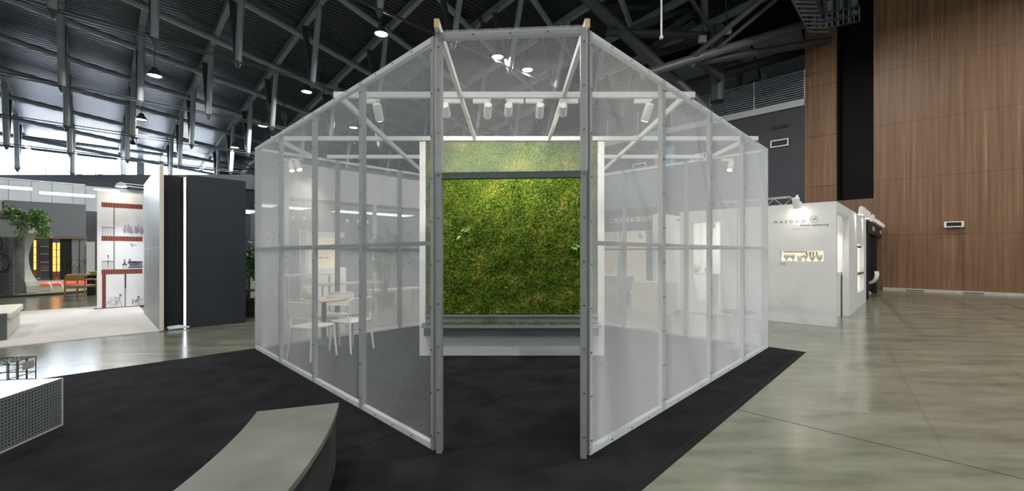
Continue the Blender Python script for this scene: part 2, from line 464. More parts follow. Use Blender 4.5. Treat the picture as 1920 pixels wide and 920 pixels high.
# vents on the grey wall
def vent(x0, x1, y0, y1, framed, label):
    a = on_u(x0, y1, U0); c_ = on_u(x1, y0, U0)
    wd = (a - c_).length; wd = abs(uv(a)[1] - uv(c_)[1]); ht = c_.z - a.z
    t = thing('wall_vent', label, 'vent', W(U0 - .02, uv(c_)[1], a.z), AV, 'vents on the grey wall')
    MB().box(0, wd, -.01, .02, 0, ht).build('backing', M_black, t)
    fm = M_whitepl if framed else M_steel_d
    for bx_ in ((0, wd, 0, .05), (0, wd, ht - .05, ht), (0, .05, .05, ht - .05), (wd - .05, wd, .05, ht - .05)):
        MB().box(bx_[0], bx_[1], .02, .06, bx_[2], bx_[3]).build('frame', fm, t)
    if framed:
        for i in (1, 2): MB().box(wd * i / 3 - .02, wd * i / 3 + .02, .02, .05, .05, ht - .05).build('divider', M_steel_d, t)
    for i in range(5):
        z_ = .05 + (ht - .1) * (i + .5) / 5
        MB().box(.05, wd - .05, .0, .03, z_ - .015, z_ + .01).build('slat', M_steel_d, t)
vent(1445, 1479, 231, 243, False, 'dark slotted wall vent high on the grey wall left of the wood pier')
vent(1445, 1479, 259, 278, True, 'white-framed wall vent below a dark slotted one left of the wood pier')
vent(1189, 1211, 281, 291, False, 'dark slotted wall vent seen through mesh beside the red sign')
vent(1187, 1212, 304, 318, True, 'white-framed wall vent seen through mesh below the red sign')
vent(1296, 1326, 286, 302, True, 'white-framed wall vent seen through mesh right of the blue sign')

# pictogram boards
def sign(x0, x1, y0, y1, col, mname, label, fig):
    a = on_u(x1, y1, U0 - .06); c_ = on_u(x0, y0, U0 - .06)
    wd = abs(uv(a)[1] - uv(c_)[1]); ht = (474 - y0) / F * c_.y + CH - (CH + (474 - y1) / F * c_.y)
    t = thing('pictogram_sign', label, 'sign', W(U0 - .06, uv(a)[1], a.z), AV)
    MB().box(0, wd, -.03, .03, 0, ht).build('board', mat(mname, col, .5), t)
    cx = wd / 2; mb = MB(); lw = .035
    def ring(pts):
        for p, q in zip(pts[:-1], pts[1:]): mb.bar((p[0], .04, p[1]), (q[0], .04, q[1]), .02, lw, up=(0, 1, 0))
    H = ht
    ring([(cx + .09 * math.cos(q), H * .76 + .09 * math.sin(q)) for q in [i * math.pi / 6 for i in range(13)]])
    ring([(cx - .17, H * .42), (cx - .17, H * .6), (cx - .1, H * .66), (cx + .1, H * .66), (cx + .17, H * .6), (cx + .17, H * .42)])
    if fig: ring([(cx - .1, H * .56), (cx - .1, H * .1)]); ring([(cx + .1, H * .56), (cx + .1, H * .1)])
    else: ring([(cx - .06, H * .58), (cx - .2, H * .3), (cx + .2, H * .3), (cx + .06, H * .58)]); ring([(cx - .07, H * .3), (cx - .07, H * .1)]); ring([(cx + .07, H * .3), (cx + .07, H * .1)])
    mb.build('pictogram', M_whitepl, t)
sign(1226, 1245, 278, 316, (196, 52, 72), 'sign_red', 'red restroom pictogram board on the grey wall behind the mesh', False)
sign(1246, 1266, 274, 313, (120, 160, 205), 'sign_blue', 'blue restroom pictogram board with white standing figure behind the mesh', True)

# emergency lamp on the wood wall
p = on_u(1788, 421, U0 - .0)
t = thing('emergency_light', 'small white box lamp with dark louvre on the wood wall', 'lamp', W(U0 - .13, uv(p)[1] - .25, p.z - .1), AV)
for bx_ in ((0, .5, 0, .035), (0, .5, .175, .21), (0, .06, .035, .175), (.44, .5, .035, .175)):
    MB().box(bx_[0], bx_[1], 0, .1, bx_[2], bx_[3]).build('rim', M_whitepl, t)
MB().box(.06, .44, -.1, .06, .035, .175).build('louvre', M_steel_d, t)
for i in range(3): MB().box(.06, .44, .06, .08, .055 + i * .04, .07 + i * .04).build('slat', M_black, t)
MB().tube([(.25, .05, 0), (.25, .05, -.06)], .02, 8).build('sensor', M_black, t)

# catwalk hung beside the wood pier
def catwalk():
    t = thing('hung_catwalk', 'dark lit catwalk hung from the roof in front of the wood pier', 'catwalk', P(1516, 60, 15.5))
    A, B_, C_ = P(1482, -5, 14.2), P(1516, 60, 15.5), P(1611, 40, 16.6)
    D_ = P(1625, 8, 18)
    for dz in (0, .28, .6):
        MB().tube([A + Vector((0,0,dz)), B_ + Vector((0,0,dz))], .035, 6).build('rail', M_steel_d, t, world=True)
        MB().tube([B_ + Vector((0,0,dz)), C_ + Vector((0,0,dz))], .035, 6).build('rail', M_steel_d, t, world=True)
    for i in range(9):
        q = A.lerp(B_, i / 8); MB().bar(q, q + Vector((0, 0, .62)), .03, .03).build('post', M_steel_d, t, world=True)
        MB().bar(q, q + Vector((.9, .2, .1)), .05, .05).build('rung', M_steel_d, t, world=True)
    for i in range(10):
        q = B_.lerp(C_, i / 9); MB().bar(q, q + Vector((0, 0, .62)), .03, .03).build('post', M_steel, t, world=True)
    for i in range(4):
        q = B_.lerp(C_, (i + .6) / 4); MB().bar(q + Vector((0,.3,.1)), q + Vector((0, .3, 3.2)), .16, .16).build('hanger', M_steel_d, t, world=True)
    MB().bar(P(1537, 20, 16.4), P(1600, 2, 17.6), .3, .45).build('duct', M_steel, t, world=True)
    MB().bar(P(1537, 42, 16.4), P(1605, 24, 17.6), .2, .2).build('beam', M_steel, t, world=True)
    MB().tube([P(1505, -10, 15.6), P(1526, 26, 16.2)], .3, 14).build('pipe', M_steel_d, t, world=True)
catwalk()

# hanging white rod
p = P(1240, 70, 11.0)
t = thing('hanging_rod', 'thin white rod hanging from the roof right of the pavilion', 'rod', p)
zr = Zr(uv(p)[1]) - .05
MB().tube([(0, 0, .03), (0, 0, zr - p.z)], .024, 8).build('rod', M_whitepl, t)
MB().lathe([(.0, -.04), (.05, -.03), (.045, .03), (.02, .05)], n=10).build('end_cap', M_whitepl, t)
for (x, y, d, nm) in ((1364, 58, 17.5, 'right'), (1317, 74, 17.0, 'left')):
    p = P(x, y, d); t = thing('wall_speaker', f'small pale square box under the dark roof, {nm} of the two', 'speaker', p)
    bevel(MB().box(-.14, .14, -.08, .08, -.14, .14).build('case', M_lightgrey, t), .02)
    MB().bar((0, 0, .14), (0, .3, Zr(uv(p)[1]) - p.z), .03, .03).build('hanger', M_steel_d, t)

# ------------------------------------------------------------------ high-bay lamps
def highbay_mesh():
    shade = MB(); shade.lathe([(.04, .36), (.1, .34), (.12, .24), (.26, .04), (.27, 0), (.25, .0), (.1, .22)], n=20)
    disc = MB(); disc.lathe([(0, .03), (.12, .03), (.235, .035)], n=20)
    return shade.mesh('lamp_shade', M_steel_d), disc.mesh('diffuser', M_lamp)
HS, HD = highbay_mesh()
def highbay(p, label):
    t = thing('high_bay_lamp', label, 'lamp', p, 0, 'high-bay lamps under the roof')
    link('lamp_shade', HS, t); link('diffuser', HD, t)
    zr = Zr(uv(p)[1])
    MB().tube([(0, 0, .36), (0, 0, zr - p.z - .01)], .012, 6).build('cable', M_cable, t)
    l = bpy.data.lights.new('lamp_light', 'AREA'); l.shape = 'DISK'; l.size = .44; l.energy = HIGHBAY_W; l.color = (1, .965, .90)
    o = bpy.data.objects.new('lamp_light', l); COL.objects.link(o); o.parent = t; o.location = (0, 0, -.02)
for (x, y, z_, lab) in [
    (715, 65, 9.6, 'high-bay lamp glowing just left of the pavilion peak'),
    (290, 143, 8.6, 'high-bay lamp hanging highest at the far left under the roof struts'),
    (575, 173, 9.4, 'high-bay lamp hanging midway along the roof, left of the sloping mesh top'),
    (265, 225, 8.4, 'middle one of the three high-bay lamps in the left column'),
    (248, 273, 8.2, 'lowest high-bay lamp, just above the bright window strip'),
    (493, 237, 8.8, 'high-bay lamp just above the left end of the mesh top'),
    (440, 277, 8.3, 'small low high-bay lamp above the navy panel'),
    (933, 108, 9.8, 'high-bay lamp seen through the mesh above the doorway, left of the pair'),
    (989, 132, 9.8, 'high-bay lamp seen through the mesh above the doorway, right of the pair'),
    (663, 240, 9.2, 'high-bay lamp seen through the upper left mesh')]:
    d = (z_ - CH) * F / (HY - y)
    highbay(P(x, y, d), lab)
# unseen high-bay lamps added to light the hall, overhead and behind the viewer
for (x, y) in [(-9, 2), (-2.5, -4), (5, -4), (11, 3), (16, 9), (-12, -7), (4, 4.4), (-3, 2), (10, 12)]:
    highbay(Vector((x, y, 10.4)), 'unseen high-bay lamp added for light, above the top edge of the view')

# ================================================================== CARPET
va, vb = 1.295, 7.27
cp = thing('carpet', 'black needle-felt carpet lying under the mesh pavilion', 'carpet', W(0, va))
seams = [va, 3.02, 5.07, vb]
for i in range(3):
    mb = MB(); uvbox(mb, -9, 7.40, seams[i] + .003, seams[i+1] - .003, 0, .006 + .001 * (i % 2)); mb.build('carpet_strip', M_carpet, cp, world=True)
mb = MB(); uvbox(mb, -9, 7.40, va - .06, va - .002, 0, .004); mb.build('edge_tape', mat('black_tape', (26, 27, 28), .85, spec=.15), cp, world=True)

# ================================================================== PAVILION
H = 3.05
A = Vector((-.544, 3.033, 0)); B = Vector((-3.91, 6.335, 0))
C = Vector((.522, 2.954, 0)); D = Vector((3.937, 6.406, 0))
Z0 = .007

def strand_mesh(name, wd, ht, pw=.0104, ph=.0072, sw=.00145, tilt=47):
    nx = int(round(wd / (pw / 2))); nz = int(round(ht / (ph / 2)))
    hx, hz = wd / nx, ht / nz
    I, J = np.meshgrid(np.arange(nx), np.arange(nz), indexing='ij'); I = I.ravel(); J = J.ravel()
    even = ((I + J) % 2 == 0)
    x0 = I * hx; x1 = (I + 1) * hx
    z0 = np.where(even, J, J + 1) * hz; z1 = np.where(even, J + 1, J) * hz
    L = math.hypot(hx, hz)
    sx = np.where(even, -hz / L, hz / L); sz = np.full_like(sx, hx / L)      # in-plane perpendicular
    ct, st = math.cos(math.radians(tilt)), math.sin(math.radians(tilt))
    sy = np.where(even, st, st)
    ox, oz, oy = sx * ct * sw / 2, sz * ct * sw / 2, sy * sw / 2
    n = len(I); v = np.empty((n, 4, 3), np.float32)
    v[:, 0] = np.stack([x0 - ox, -oy, z0 - oz], 1); v[:, 1] = np.stack([x1 - ox, -oy, z1 - oz], 1)
    v[:, 2] = np.stack([x1 + ox, oy, z1 + oz], 1); v[:, 3] = np.stack([x0 + ox, oy, z0 + oz], 1)
    me = bpy.data.meshes.new(name)
    me.vertices.add(n * 4); me.vertices.foreach_set('co', v.ravel())
    me.loops.add(n * 4); me.loops.foreach_set('vertex_index', np.arange(n * 4, dtype=np.int32))
    me.polygons.add(n); me.polygons.foreach_set('loop_start', np.arange(0, n * 4, 4, dtype=np.int32))
    me.update(calc_edges=True); me.materials.append(M_mesh)
    return me
PW = 1.2
MESH_ME = strand_mesh('expanded_mesh', PW, H)
SW = .036
def frame_meshes(wd):
    s1 = MB().box(0, SW, -.04, 0, 0, H).mesh('stile', M_stile)
    rb = MB().box(SW, wd - SW, -.04, 0, 0, .045).mesh('bottom_rail', M_frame)
    rm = MB().box(SW, wd - SW, -.036, -.004, H / 2 - .016, H / 2 + .016).mesh('middle_rail', mat('rail_grey', (112, 116, 116), .5))
    rt = MB().box(SW, wd - SW, -.04, 0, H - .04, H).mesh('top_rail', M_frame)
    sc = MB()
    for x in (SW / 2, wd - SW / 2):
        for i in range(10): sc.box(x - .004, x + .004, .003, .008, .1 + i * .316, .108 + i * .316)
    for i in range(1, 4): sc.box(wd * i / 4 - .004, wd * i / 4 + .004, .003, .008, .02, .028); sc.box(wd * i / 4 - .004, wd * i / 4 + .004, .003, .008, H - .024, H - .016)
    return s1, rb, rm, rt, sc.mesh('screw_heads', M_screw)
def wall(p0, p1, out, labels, group):
    d_ = p1 - p0; L = d_.length; rz = math.atan2(d_.y, d_.x); n = len(labels); wd = L / n
    fm = frame_meshes(wd)
    for i, lab in enumerate(labels):
        t = thing('mesh_screen_panel', lab, 'screen panel', (p0 + d_ * (i / n)) + Vector((0, 0, Z0)), rz, group)
        for nm, me, x in (('stile', fm[0], 0), ('stile', fm[0], wd - SW), ('bottom_rail', fm[1], 0), ('middle_rail', fm[2], 0), ('top_rail', fm[3], 0)):
            o = link(nm, me, t); o.location = (x, 0, 0); o.scale = (1, out, 1)
        o = link('expanded_mesh', MESH_ME, t); o.scale = (wd / PW, 1, 1); o.location = (0, .0025 * out, 0); stuff(o)
        o = link('screw_heads', fm[4], t); o.scale = (1, out, 1); stuff(o)
gF = 'mesh screen panels of the pavilion front'
dA = (B - A).normalized(); dC = (D - C).normalized()
wall(A + dA * .05, B, 1, [f'white framed mesh screen panel, {ORD[i]} left of the doorway' for i in range(4)], gF)
wall(C + dC * .05, D, -1, [f'white framed mesh screen panel, {ORD[i]} right of the doorway' for i in range(4)], gF)
gB = 'mesh screen panels of the pavilion rear'
B2 = B + U * .045; D2 = D + V * .045
E = B2 + U * 4.8; Fp = D2 + V * 4.8
wall(B2, E, 1, [f'white mesh screen panel of the rear left side, {ORD[i]} from the outer corner' for i in range(4)], gB)
wall(D2, Fp, -1, [f'white mesh screen panel of the rear right side, {ORD[i]} from the outer corner' for i in range(4)], gB)

# doorway portal
dd = C - A; Lp = dd.length; rzp = math.atan2(dd.y, dd.x)
pt = thing('doorway_portal', 'grey framed doorway with a mesh header at the pavilion front', 'door frame', A + Vector((0, 0, Z0)), rzp)
ZL = 2.035
def post(x0, x1): return MB().box(x0, x1, -.012, .035, 0, H)
post(-.006, .036).build('post', M_door, pt); post(Lp - .036, Lp + .006).build('post', M_door, pt)
MB().box(.036, Lp - .036, -.012, .035, ZL - .045, ZL).build('lintel', M_ssd, pt)
MB().box(.036, Lp - .036, -.012, .028, H - .045, H).build('top_rail', M_door, pt)
hm = strand_mesh('header_mesh', Lp + .03, H + .012 - ZL); o = link('expanded_mesh', hm, pt); o.location = (-.015, -.016, ZL); stuff(o)
sc = MB()
for x in (.012, Lp - .012):
    for i in range(10): sc.box(x - .004, x + .004, -.022, -.016, .15 + i * .31, .158 + i * .31)
for i in range(1, 4): sc.box(Lp * i / 4 - .004, Lp * i / 4 + .004, -.022, -.016, H - .03, H - .022)
stuff(sc.build('screw_heads', M_screw, pt))

# beams and rafters on top of the screens
def beam(name, label, a, b_, w_, h_):
    t = thing(name, label, 'beam', a, math.atan2((b_-a).y, (b_-a).x), 'timbers over the pavilion')
    L = (b_ - a).length
    MB().box(.004, L - .004, -w_/2, w_/2, 0, h_).build('timber', M_frame, t)
    for x in (0, L - .004): MB().box(x, x + .004, -w_/2, w_/2, 0, h_).build('cut_end', M_rawwood, t)
ZT = H + Z0 + .001
def left_x(y): return A.x + (y - A.y) / (B.y - A.y) * (B.x - A.x) if y < B.y else B.x + (y - B.y) * U.x / U.y
def right_x(y): return C.x + (y - C.y) / (D.y - C.y) * (D.x - C.x) if y < D.y else D.x + (y - D.y) * V.x / V.y
Y1, Y2, Y3 = 4.30, 5.93, 7.05
for y, lab in ((Y1, 'long white cross beam over the pavilion carrying the row of track spotlights'), (Y2, 'long white cross beam running along the top of the moss wall'), (Y3, 'white cross beam behind the moss wall near the rear screens')):
    beam('cross_beam', lab, Vector((left_x(y) + (.0 if y == Y1 else .08), y, ZT)), Vector((right_x(y) + (.03 if y != Y3 else -.05), y, ZT)), .045, .058)
def yl(x):   # front wall line depth at x
    return A.y + (x - A.x) / (B.x - A.x) * (B.y - A.y) if x < 0 else C.y + (x - C.x) / (D.x - C.x) * (D.y - C.y)
for sgn, nm in ((-1, 'left'), (1, 'right')):
    x = .535 * sgn
    beam('roof_timber', f'white roof timber above the {nm} door post reaching back to the spotlight beam', Vector((x, 2.95, ZT)), Vector((x, Y1 - .03, ZT)), .036, .062)
    beam('roof_timber', f'white roof timber from the spotlight beam back to the moss wall, on its {nm} half', Vector((x, Y1 + .03, ZT)), Vector((x * .99, Y2 - .03, ZT)), .036, .062)
    x = 1.80 * sgn
    ys = max(yl(x), Y1 + .03)
    beam('roof_timber', f'white diagonal-looking roof timber behind the {nm} front screens, front piece', Vector((x, ys, ZT)), Vector((x, Y2 - .03, ZT)), .036, .062)
    beam('roof_timber', f'white roof timber behind the {nm} front screens, rear piece beside the moss wall', Vector((x, Y2 + .03, ZT)), Vector((x, Y3 - .03, ZT)), .036, .062)
    beam('roof_timber', f'white roof timber behind the {nm} front screens, last piece to the rear screen', Vector((x, Y3 + .03, ZT)), Vector((x, 8.35, ZT)), .036, .062)
    x = 3.38 * sgn
    beam('roof_timber', f'short white roof timber near the far {nm} corner of the pavilion', Vector((x, Y2 + .03, ZT)), Vector((x, Y3 - .03, ZT)), .036, .062)

# ------------------------------------------------------------------ moss wall
MY = 5.90
mw = thing('moss_wall', 'tall living moss wall in a white frame with steel planter trough', 'moss wall', (0, MY, Z0))
MXa, MXb = -1.225, 1.215
xl, xr = -1.31, 1.308
MB().box(xl, MXa, 0, .34, 0, 3.03).build('frame_side', M_white, mw)
MB().box(MXb, xr, 0, .34, 0, 3.03).build('frame_side', M_white, mw)
MB().box(MXa, MXb, .06, .34, .46, 3.03).build('backing', M_white, mw)
MB().box(MXa, 0, 0, .34, 0, .46).build('base_panel', M_white, mw)
MB().box(.002, MXb, 0, .34, 0, .46).build('base_panel', M_white, mw)
tr = MB().box(MXa + .01, MXb - .01, -.05, .055, .522, .565).build('upper_gutter', M_ssd, mw)
MB().box(MXa, MXb, -.056, .055, .565, .583).build('gutter_lip', M_ss, tr)
tr2 = MB().box(MXa + .012, MXb - .02, -.17, -.002, .308, .425).build('planter_trough', M_ssd, mw)
MB().box(MXa - .02, MXb + .02, -.20, -.002, .425, .468).build('trough_lip', M_ss, tr2)

def value_noise(nx, nz, fx, fz, r_):
    gx, gz = int(fx) + 2, int(fz) + 2
    g = r_.random((gx, gz)); X = np.linspace(0, fx, nx); Z = np.linspace(0, fz, nz)
    xi = X.astype(int); zi = Z.astype(int); tx = X - xi; tz = Z - zi
    tx = tx * tx * (3 - 2 * tx); tz = tz * tz * (3 - 2 * tz)
    a = g[np.ix_(xi, zi)]; b2 = g[np.ix_(xi + 1, zi)]; c2 = g[np.ix_(xi, zi + 1)]; d2 = g[np.ix_(xi + 1, zi + 1)]
    return (a * (1 - tx)[:, None] + b2 * tx[:, None]) * (1 - tz)[None] + (c2 * (1 - tx)[:, None] + d2 * tx[:, None]) * tz[None]
def quads_mesh(name, v, mats, attr=None):
    n = len(v); me = bpy.data.meshes.new(name)
    me.vertices.add(n * 4); me.vertices.foreach_set('co', v.astype(np.float32).ravel())
    me.loops.add(n * 4); me.loops.foreach_set('vertex_index', np.arange(n * 4, dtype=np.int32))
    me.polygons.add(n); me.polygons.foreach_set('loop_start', np.arange(0, n * 4, 4, dtype=np.int32))
    me.update(calc_edges=True)
    for m in mats: me.materials.append(m)
    return me
M_moss = mat('moss', (96, 120, 44), 0.85, spec=.15)
nt, b = nodes_of(M_moss)
tc = nt.nodes.new('ShaderNodeTexCoord')
n1 = nt.nodes.new('ShaderNodeTexNoise'); n1.inputs['Scale'].default_value = 3.2; n1.inputs['Detail'].default_value = 5
n2 = nt.nodes.new('ShaderNodeTexNoise'); n2.inputs['Scale'].default_value = 46; n2.inputs['Detail'].default_value = 3
nt.links.new(tc.outputs['Object'], n1.inputs['Vector']); nt.links.new(tc.outputs['Object'], n2.inputs['Vector'])
r1 = ramp(nt, [(0.36, (44, 76, 22)), (0.45, (74, 106, 34)), (0.56, (104, 124, 50)), (0.66, (156, 152, 86))])
r2 = ramp(nt, [(0.30, (22, 34, 10)), (0.46, (78, 104, 36)), (0.58, (118, 140, 58)), (0.66, (158, 132, 74)), (0.76, (160, 96, 50))])
nt.links.new(n1.outputs['Fac'], r1.inputs['Fac']); nt.links.new(n2.outputs['Fac'], r2.inputs['Fac'])
mx = nt.nodes.new('ShaderNodeMix'); mx.data_type = 'RGBA'; mx.inputs[0].default_value = .5
nt.links.new(r1.outputs['Color'], mx.inputs[6]); nt.links.new(r2.outputs['Color'], mx.inputs[7])
ge = nt.nodes.new('ShaderNodeNewGeometry')
r4 = ramp(nt, [(0.0, (96, 104, 84)), (0.5, (170, 176, 150)), (0.85, (225, 225, 196)), (1.0, (255, 226, 180))])
nt.links.new(ge.outputs['Random Per Island'], r4.inputs['Fac'])
mx2 = nt.nodes.new('ShaderNodeMix'); mx2.data_type = 'RGBA'; mx2.blend_type = 'MULTIPLY'; mx2.inputs[0].default_value = 1.0
br = nt.nodes.new('ShaderNodeMix'); br.data_type = 'RGBA'; br.blend_type = 'MULTIPLY'; br.inputs[0].default_value = 1.0; br.inputs[7].default_value = (1.8, 1.8, 1.8, 1)
nt.links.new(mx.outputs[2], mx2.inputs[6]); nt.links.new(r4.outputs['Color'], mx2.inputs[7]); nt.links.new(mx2.outputs[2], br.inputs[6]); nt.links.new(br.outputs[2], b.inputs['Base Color'])

def moss_part(name, x0, x1, z0, z1, depth, parent, ybase=.055, n_tufts=45000, seed=1, horizontal=False):
    r_ = np.random.default_rng(seed)
    wd, ht = x1 - x0, z1 - z0
    nx, nz = int(wd / .011), max(3, int(ht / .011))
    hmap = .45 * value_noise(nx, nz, wd * 5, ht * 5, r_) + .35 * value_noise(nx, nz, wd * 14, ht * 14, r_) + .35 * value_noise(nx, nz, wd * 40, ht * 40, r_)
    X, Z = np.meshgrid(np.linspace(x0, x1, nx), np.linspace(z0, z1, nz), indexing='ij')
    Y = ybase - depth * (.1 + hmap)
    edge = np.minimum(np.minimum(X - x0, x1 - X), np.minimum(Z - z0, z1 - Z)); Y = np.where(edge < .004, ybase, Y)
    verts = np.stack([X, Y, Z], -1).reshape(-1, 3)
    idx = np.arange(nx * nz).reshape(nx, nz)
    q = np.stack([idx[:-1, :-1], idx[1:, :-1], idx[1:, 1:], idx[:-1, 1:]], -1).reshape(-1, 4)
    me = bpy.data.meshes.new(name); me.from_pydata(verts.tolist(), [], q.tolist()); me.materials.append(M_moss)
    o = stuff(link(name, me, parent))
    # sprigs standing off the cushion
    px = r_.uniform(x0 + .01, x1 - .01, n_tufts); pz = r_.uniform(z0 + .01, z1 - .01, n_tufts)
    iy = np.clip(((px - x0) / wd * (nx - 1)).astype(int), 0, nx - 1); iz = np.clip(((pz - z0) / ht * (nz - 1)).astype(int), 0, nz - 1)
    py = Y[iy, iz]
    c0 = np.stack([px, py + .004, pz], 1)
    dirv = r_.normal(size=(n_tufts, 3)); dirv[:, 1] = -np.abs(dirv[:, 1]) - .35; dirv /= np.linalg.norm(dirv, axis=1)[:, None]
    side = np.cross(dirv, r_.normal(size=(n_tufts, 3))); side /= np.linalg.norm(side, axis=1)[:, None]
    ln = r_.uniform(.014, .034, n_tufts)[:, None]; wdt = r_.uniform(.003, .0065, n_tufts)[:, None]
    v = np.stack([c0 - side * wdt, c0 + side * wdt, c0 + dirv * ln + side * wdt * .6, c0 + dirv * ln - side * wdt * .6], 1)
    stuff(link('moss_sprigs', quads_mesh('moss_sprigs', v, [M_moss]), parent))
moss_part('moss', MXa + .002, MXb - .002, .583, 3.03, .075, mw, n_tufts=75000)
# strip of moss growing in the trough
mb = MB(); n_ = 420
for i in range(n_):
    x = random.uniform(MXa, MXb - .01); y = random.uniform(-.18, -.03); s_ = random.uniform(.008, .02)
    mb.lathe([(s_, 0), (s_ * .9, s_ * .6), (s_ * .3, s_ * 1.1)], c=(x, y, .464), n=6)
mb.lathe([(.045, 0), (.06, .03), (.02, .06)], c=(-.36, -.12, .464), n=8); mb.lathe([(.04, 0), (.05, .04), (.02, .07)], c=(-.29, -.11, .464), n=8)
stuff(mb.build('trough_moss', mat('dark_moss', (52, 64, 24), .9), mw))
# fern leaves pushed into the moss
M_fern = mat('fern_green', (130, 176, 92), .5)
def fern(x, z, n, s_, seed):
    r_ = random.Random(seed); o_ = None
    for i in range(n):
        a = -2.6 + 4.4 * i / max(1, n - 1) + r_.uniform(-.2, .2); L = s_ * r_.uniform(.7, 1.1); wd = L * .22
        dx, dz = math.cos(a), math.sin(a) * .8
        mb = MB(); pts = []
        for k_, (f_, w_) in enumerate(((0, .1), (.3, .8), (.55, 1), (.8, .6), (1, .05))):
            cx, cz = x + dx * L * f_, z + dz * L * f_ - .25 * L * f_ * f_; cy = .0 - .07 * math.sin(f_ * 2.4)
            nx_, nz_ = -dz * wd * w_, dx * wd * w_
            pts.append([(cx + nx_, cy, cz + nz_), (cx, cy - .008, cz), (cx - nx_, cy, cz - nz_)])
        vs = [p for row in pts for p in row]; fs = []
        for k_ in range(4): fs += [(k_*3, k_*3+1, k_*3+4, k_*3+3), (k_*3+1, k_*3+2, k_*3+5, k_*3+4)]
        mb.add(vs, fs); mb.build('fern_leaf', M_fern, mw)
def mx_(px, py): return (px - 960) / F * MY, CH + (HY - py) / F * MY - Z0
for (x, y, n, s_, sd) in ((873, 430, 6, .07, 1), (866, 441, 2, .09, 2), (880, 450, 4, .04, 3), (1076, 462, 6, .085, 4)):
    q = mx_(x, y); fern(q[0], q[1], n, s_, sd)

# ------------------------------------------------------------------ track spotlights
def spotlight(loc, target, label, group, side=1, glow=False, watts=0, s=1.0, angle=62, bar=True, tiltv=None):
    t = thing('track_spotlight', label, 'spotlight', loc, 0, group)
    ad = bevel(MB().box(-.08 * side - .075 * s, -.08 * side + .075 * s, -.018 * s, .018 * s, -.045 * s, 0).build('adapter', M_whitepl, t), .004)
    MB().box(-.03 * s, .03 * s, -.012 * s, .012 * s, -.022 * s, 0).build('adapter_tongue', M_whitepl, ad)
    MB().tube([(0, 0, -.02 * s), (0, 0, -.075 * s)], .008 * s, 8).build('arm', M_whitepl, t)
    dr = (Vector(target) - Vector(loc)).normalized()
    a = Vector((0, 0, -.075 * s)) - dr * .03 * s; b_ = a + dr * .175 * s
    hd = MB().tube([a, a + dr * .012 * s, b_], [.034 * s, .042 * s, .042 * s], 18).build('lamp_head', M_whitepl, t)
    MB().tube([b_ - dr * .002, b_ + dr * .003 * s], .036 * s, 16).build('lens', M_lamp, hd)
    if watts:
        spot(t, Vector(loc) + b_ + dr * .03, target, watts, angle)
    return t
gs = 'track spotlights on the cross beam'
defs = [(707, 1.3, (-1.35, 6.6, 0.0), 'leftmost white track spotlight, hanging beyond the left door post and tilted right', 1),
        (835, 1, (-.75, MY, 2.6), 'white track spotlight hanging just beside the left door post', -1),
        (915, 1, (-.4, MY, 2.3), 'white track spotlight, second from the left post within the doorway header', 1),
        (954, 1, (-.1, MY, 2.75), 'white track spotlight nearest the middle of the doorway header', -1),
        (1013, 1, (.3, MY, 2.4), 'white track spotlight just right of the middle of the header', 1),
        (1056, 1, (.7, MY, 2.7), 'white track spotlight crossing the right roof timber, nearest the right post', -1),
        (1217, 1, (1.0, MY, 0.6), 'rightmost white track spotlight, hanging beyond the right door post and tilted left', 1)]
for (x, s_, tg, lab, sd) in defs:
    loc = Vector(((x - 960) / F * Y1, Y1, ZT - .012))
    spotlight(loc, Vector(tg), lab, gs, side=sd, watts=SPOT_W)
gs2 = 'spotlights at the far pavilion corners'
for (x, y, tg, lab) in ((545, 292, (-2.9, 6.3, 0), 'left one of two lit spotlights at the far left pavilion corner'),
                        (557, 290, (-2.2, 6.0, .3), 'right one of two lit spotlights at the far left pavilion corner'),
                        (1371, 290, (2.6, 6.0, .2), 'lit spotlight at the far right pavilion corner')):
    loc = P(x, y, Y3 - .05); loc.z = ZT - .012
    spotlight(loc, Vector(tg), lab, gs2, watts=SPOT_W * .6, angle=80)

# ------------------------------------------------------------------ table, chairs, vase
def rrect(w_, d_, r_, n=5):
    out = []
    for cx, cy, a0 in ((w_/2 - r_, d_/2 - r_, 0), (-w_/2 + r_, d_/2 - r_, 90), (-w_/2 + r_, -d_/2 + r_, 180), (w_/2 - r_, -d_/2 + r_, 270)):
        for i in range(n): a = math.radians(a0 + 90 * i / (n - 1)); out.append((cx + r_ * math.cos(a), cy + r_ * math.sin(a)))
    return out
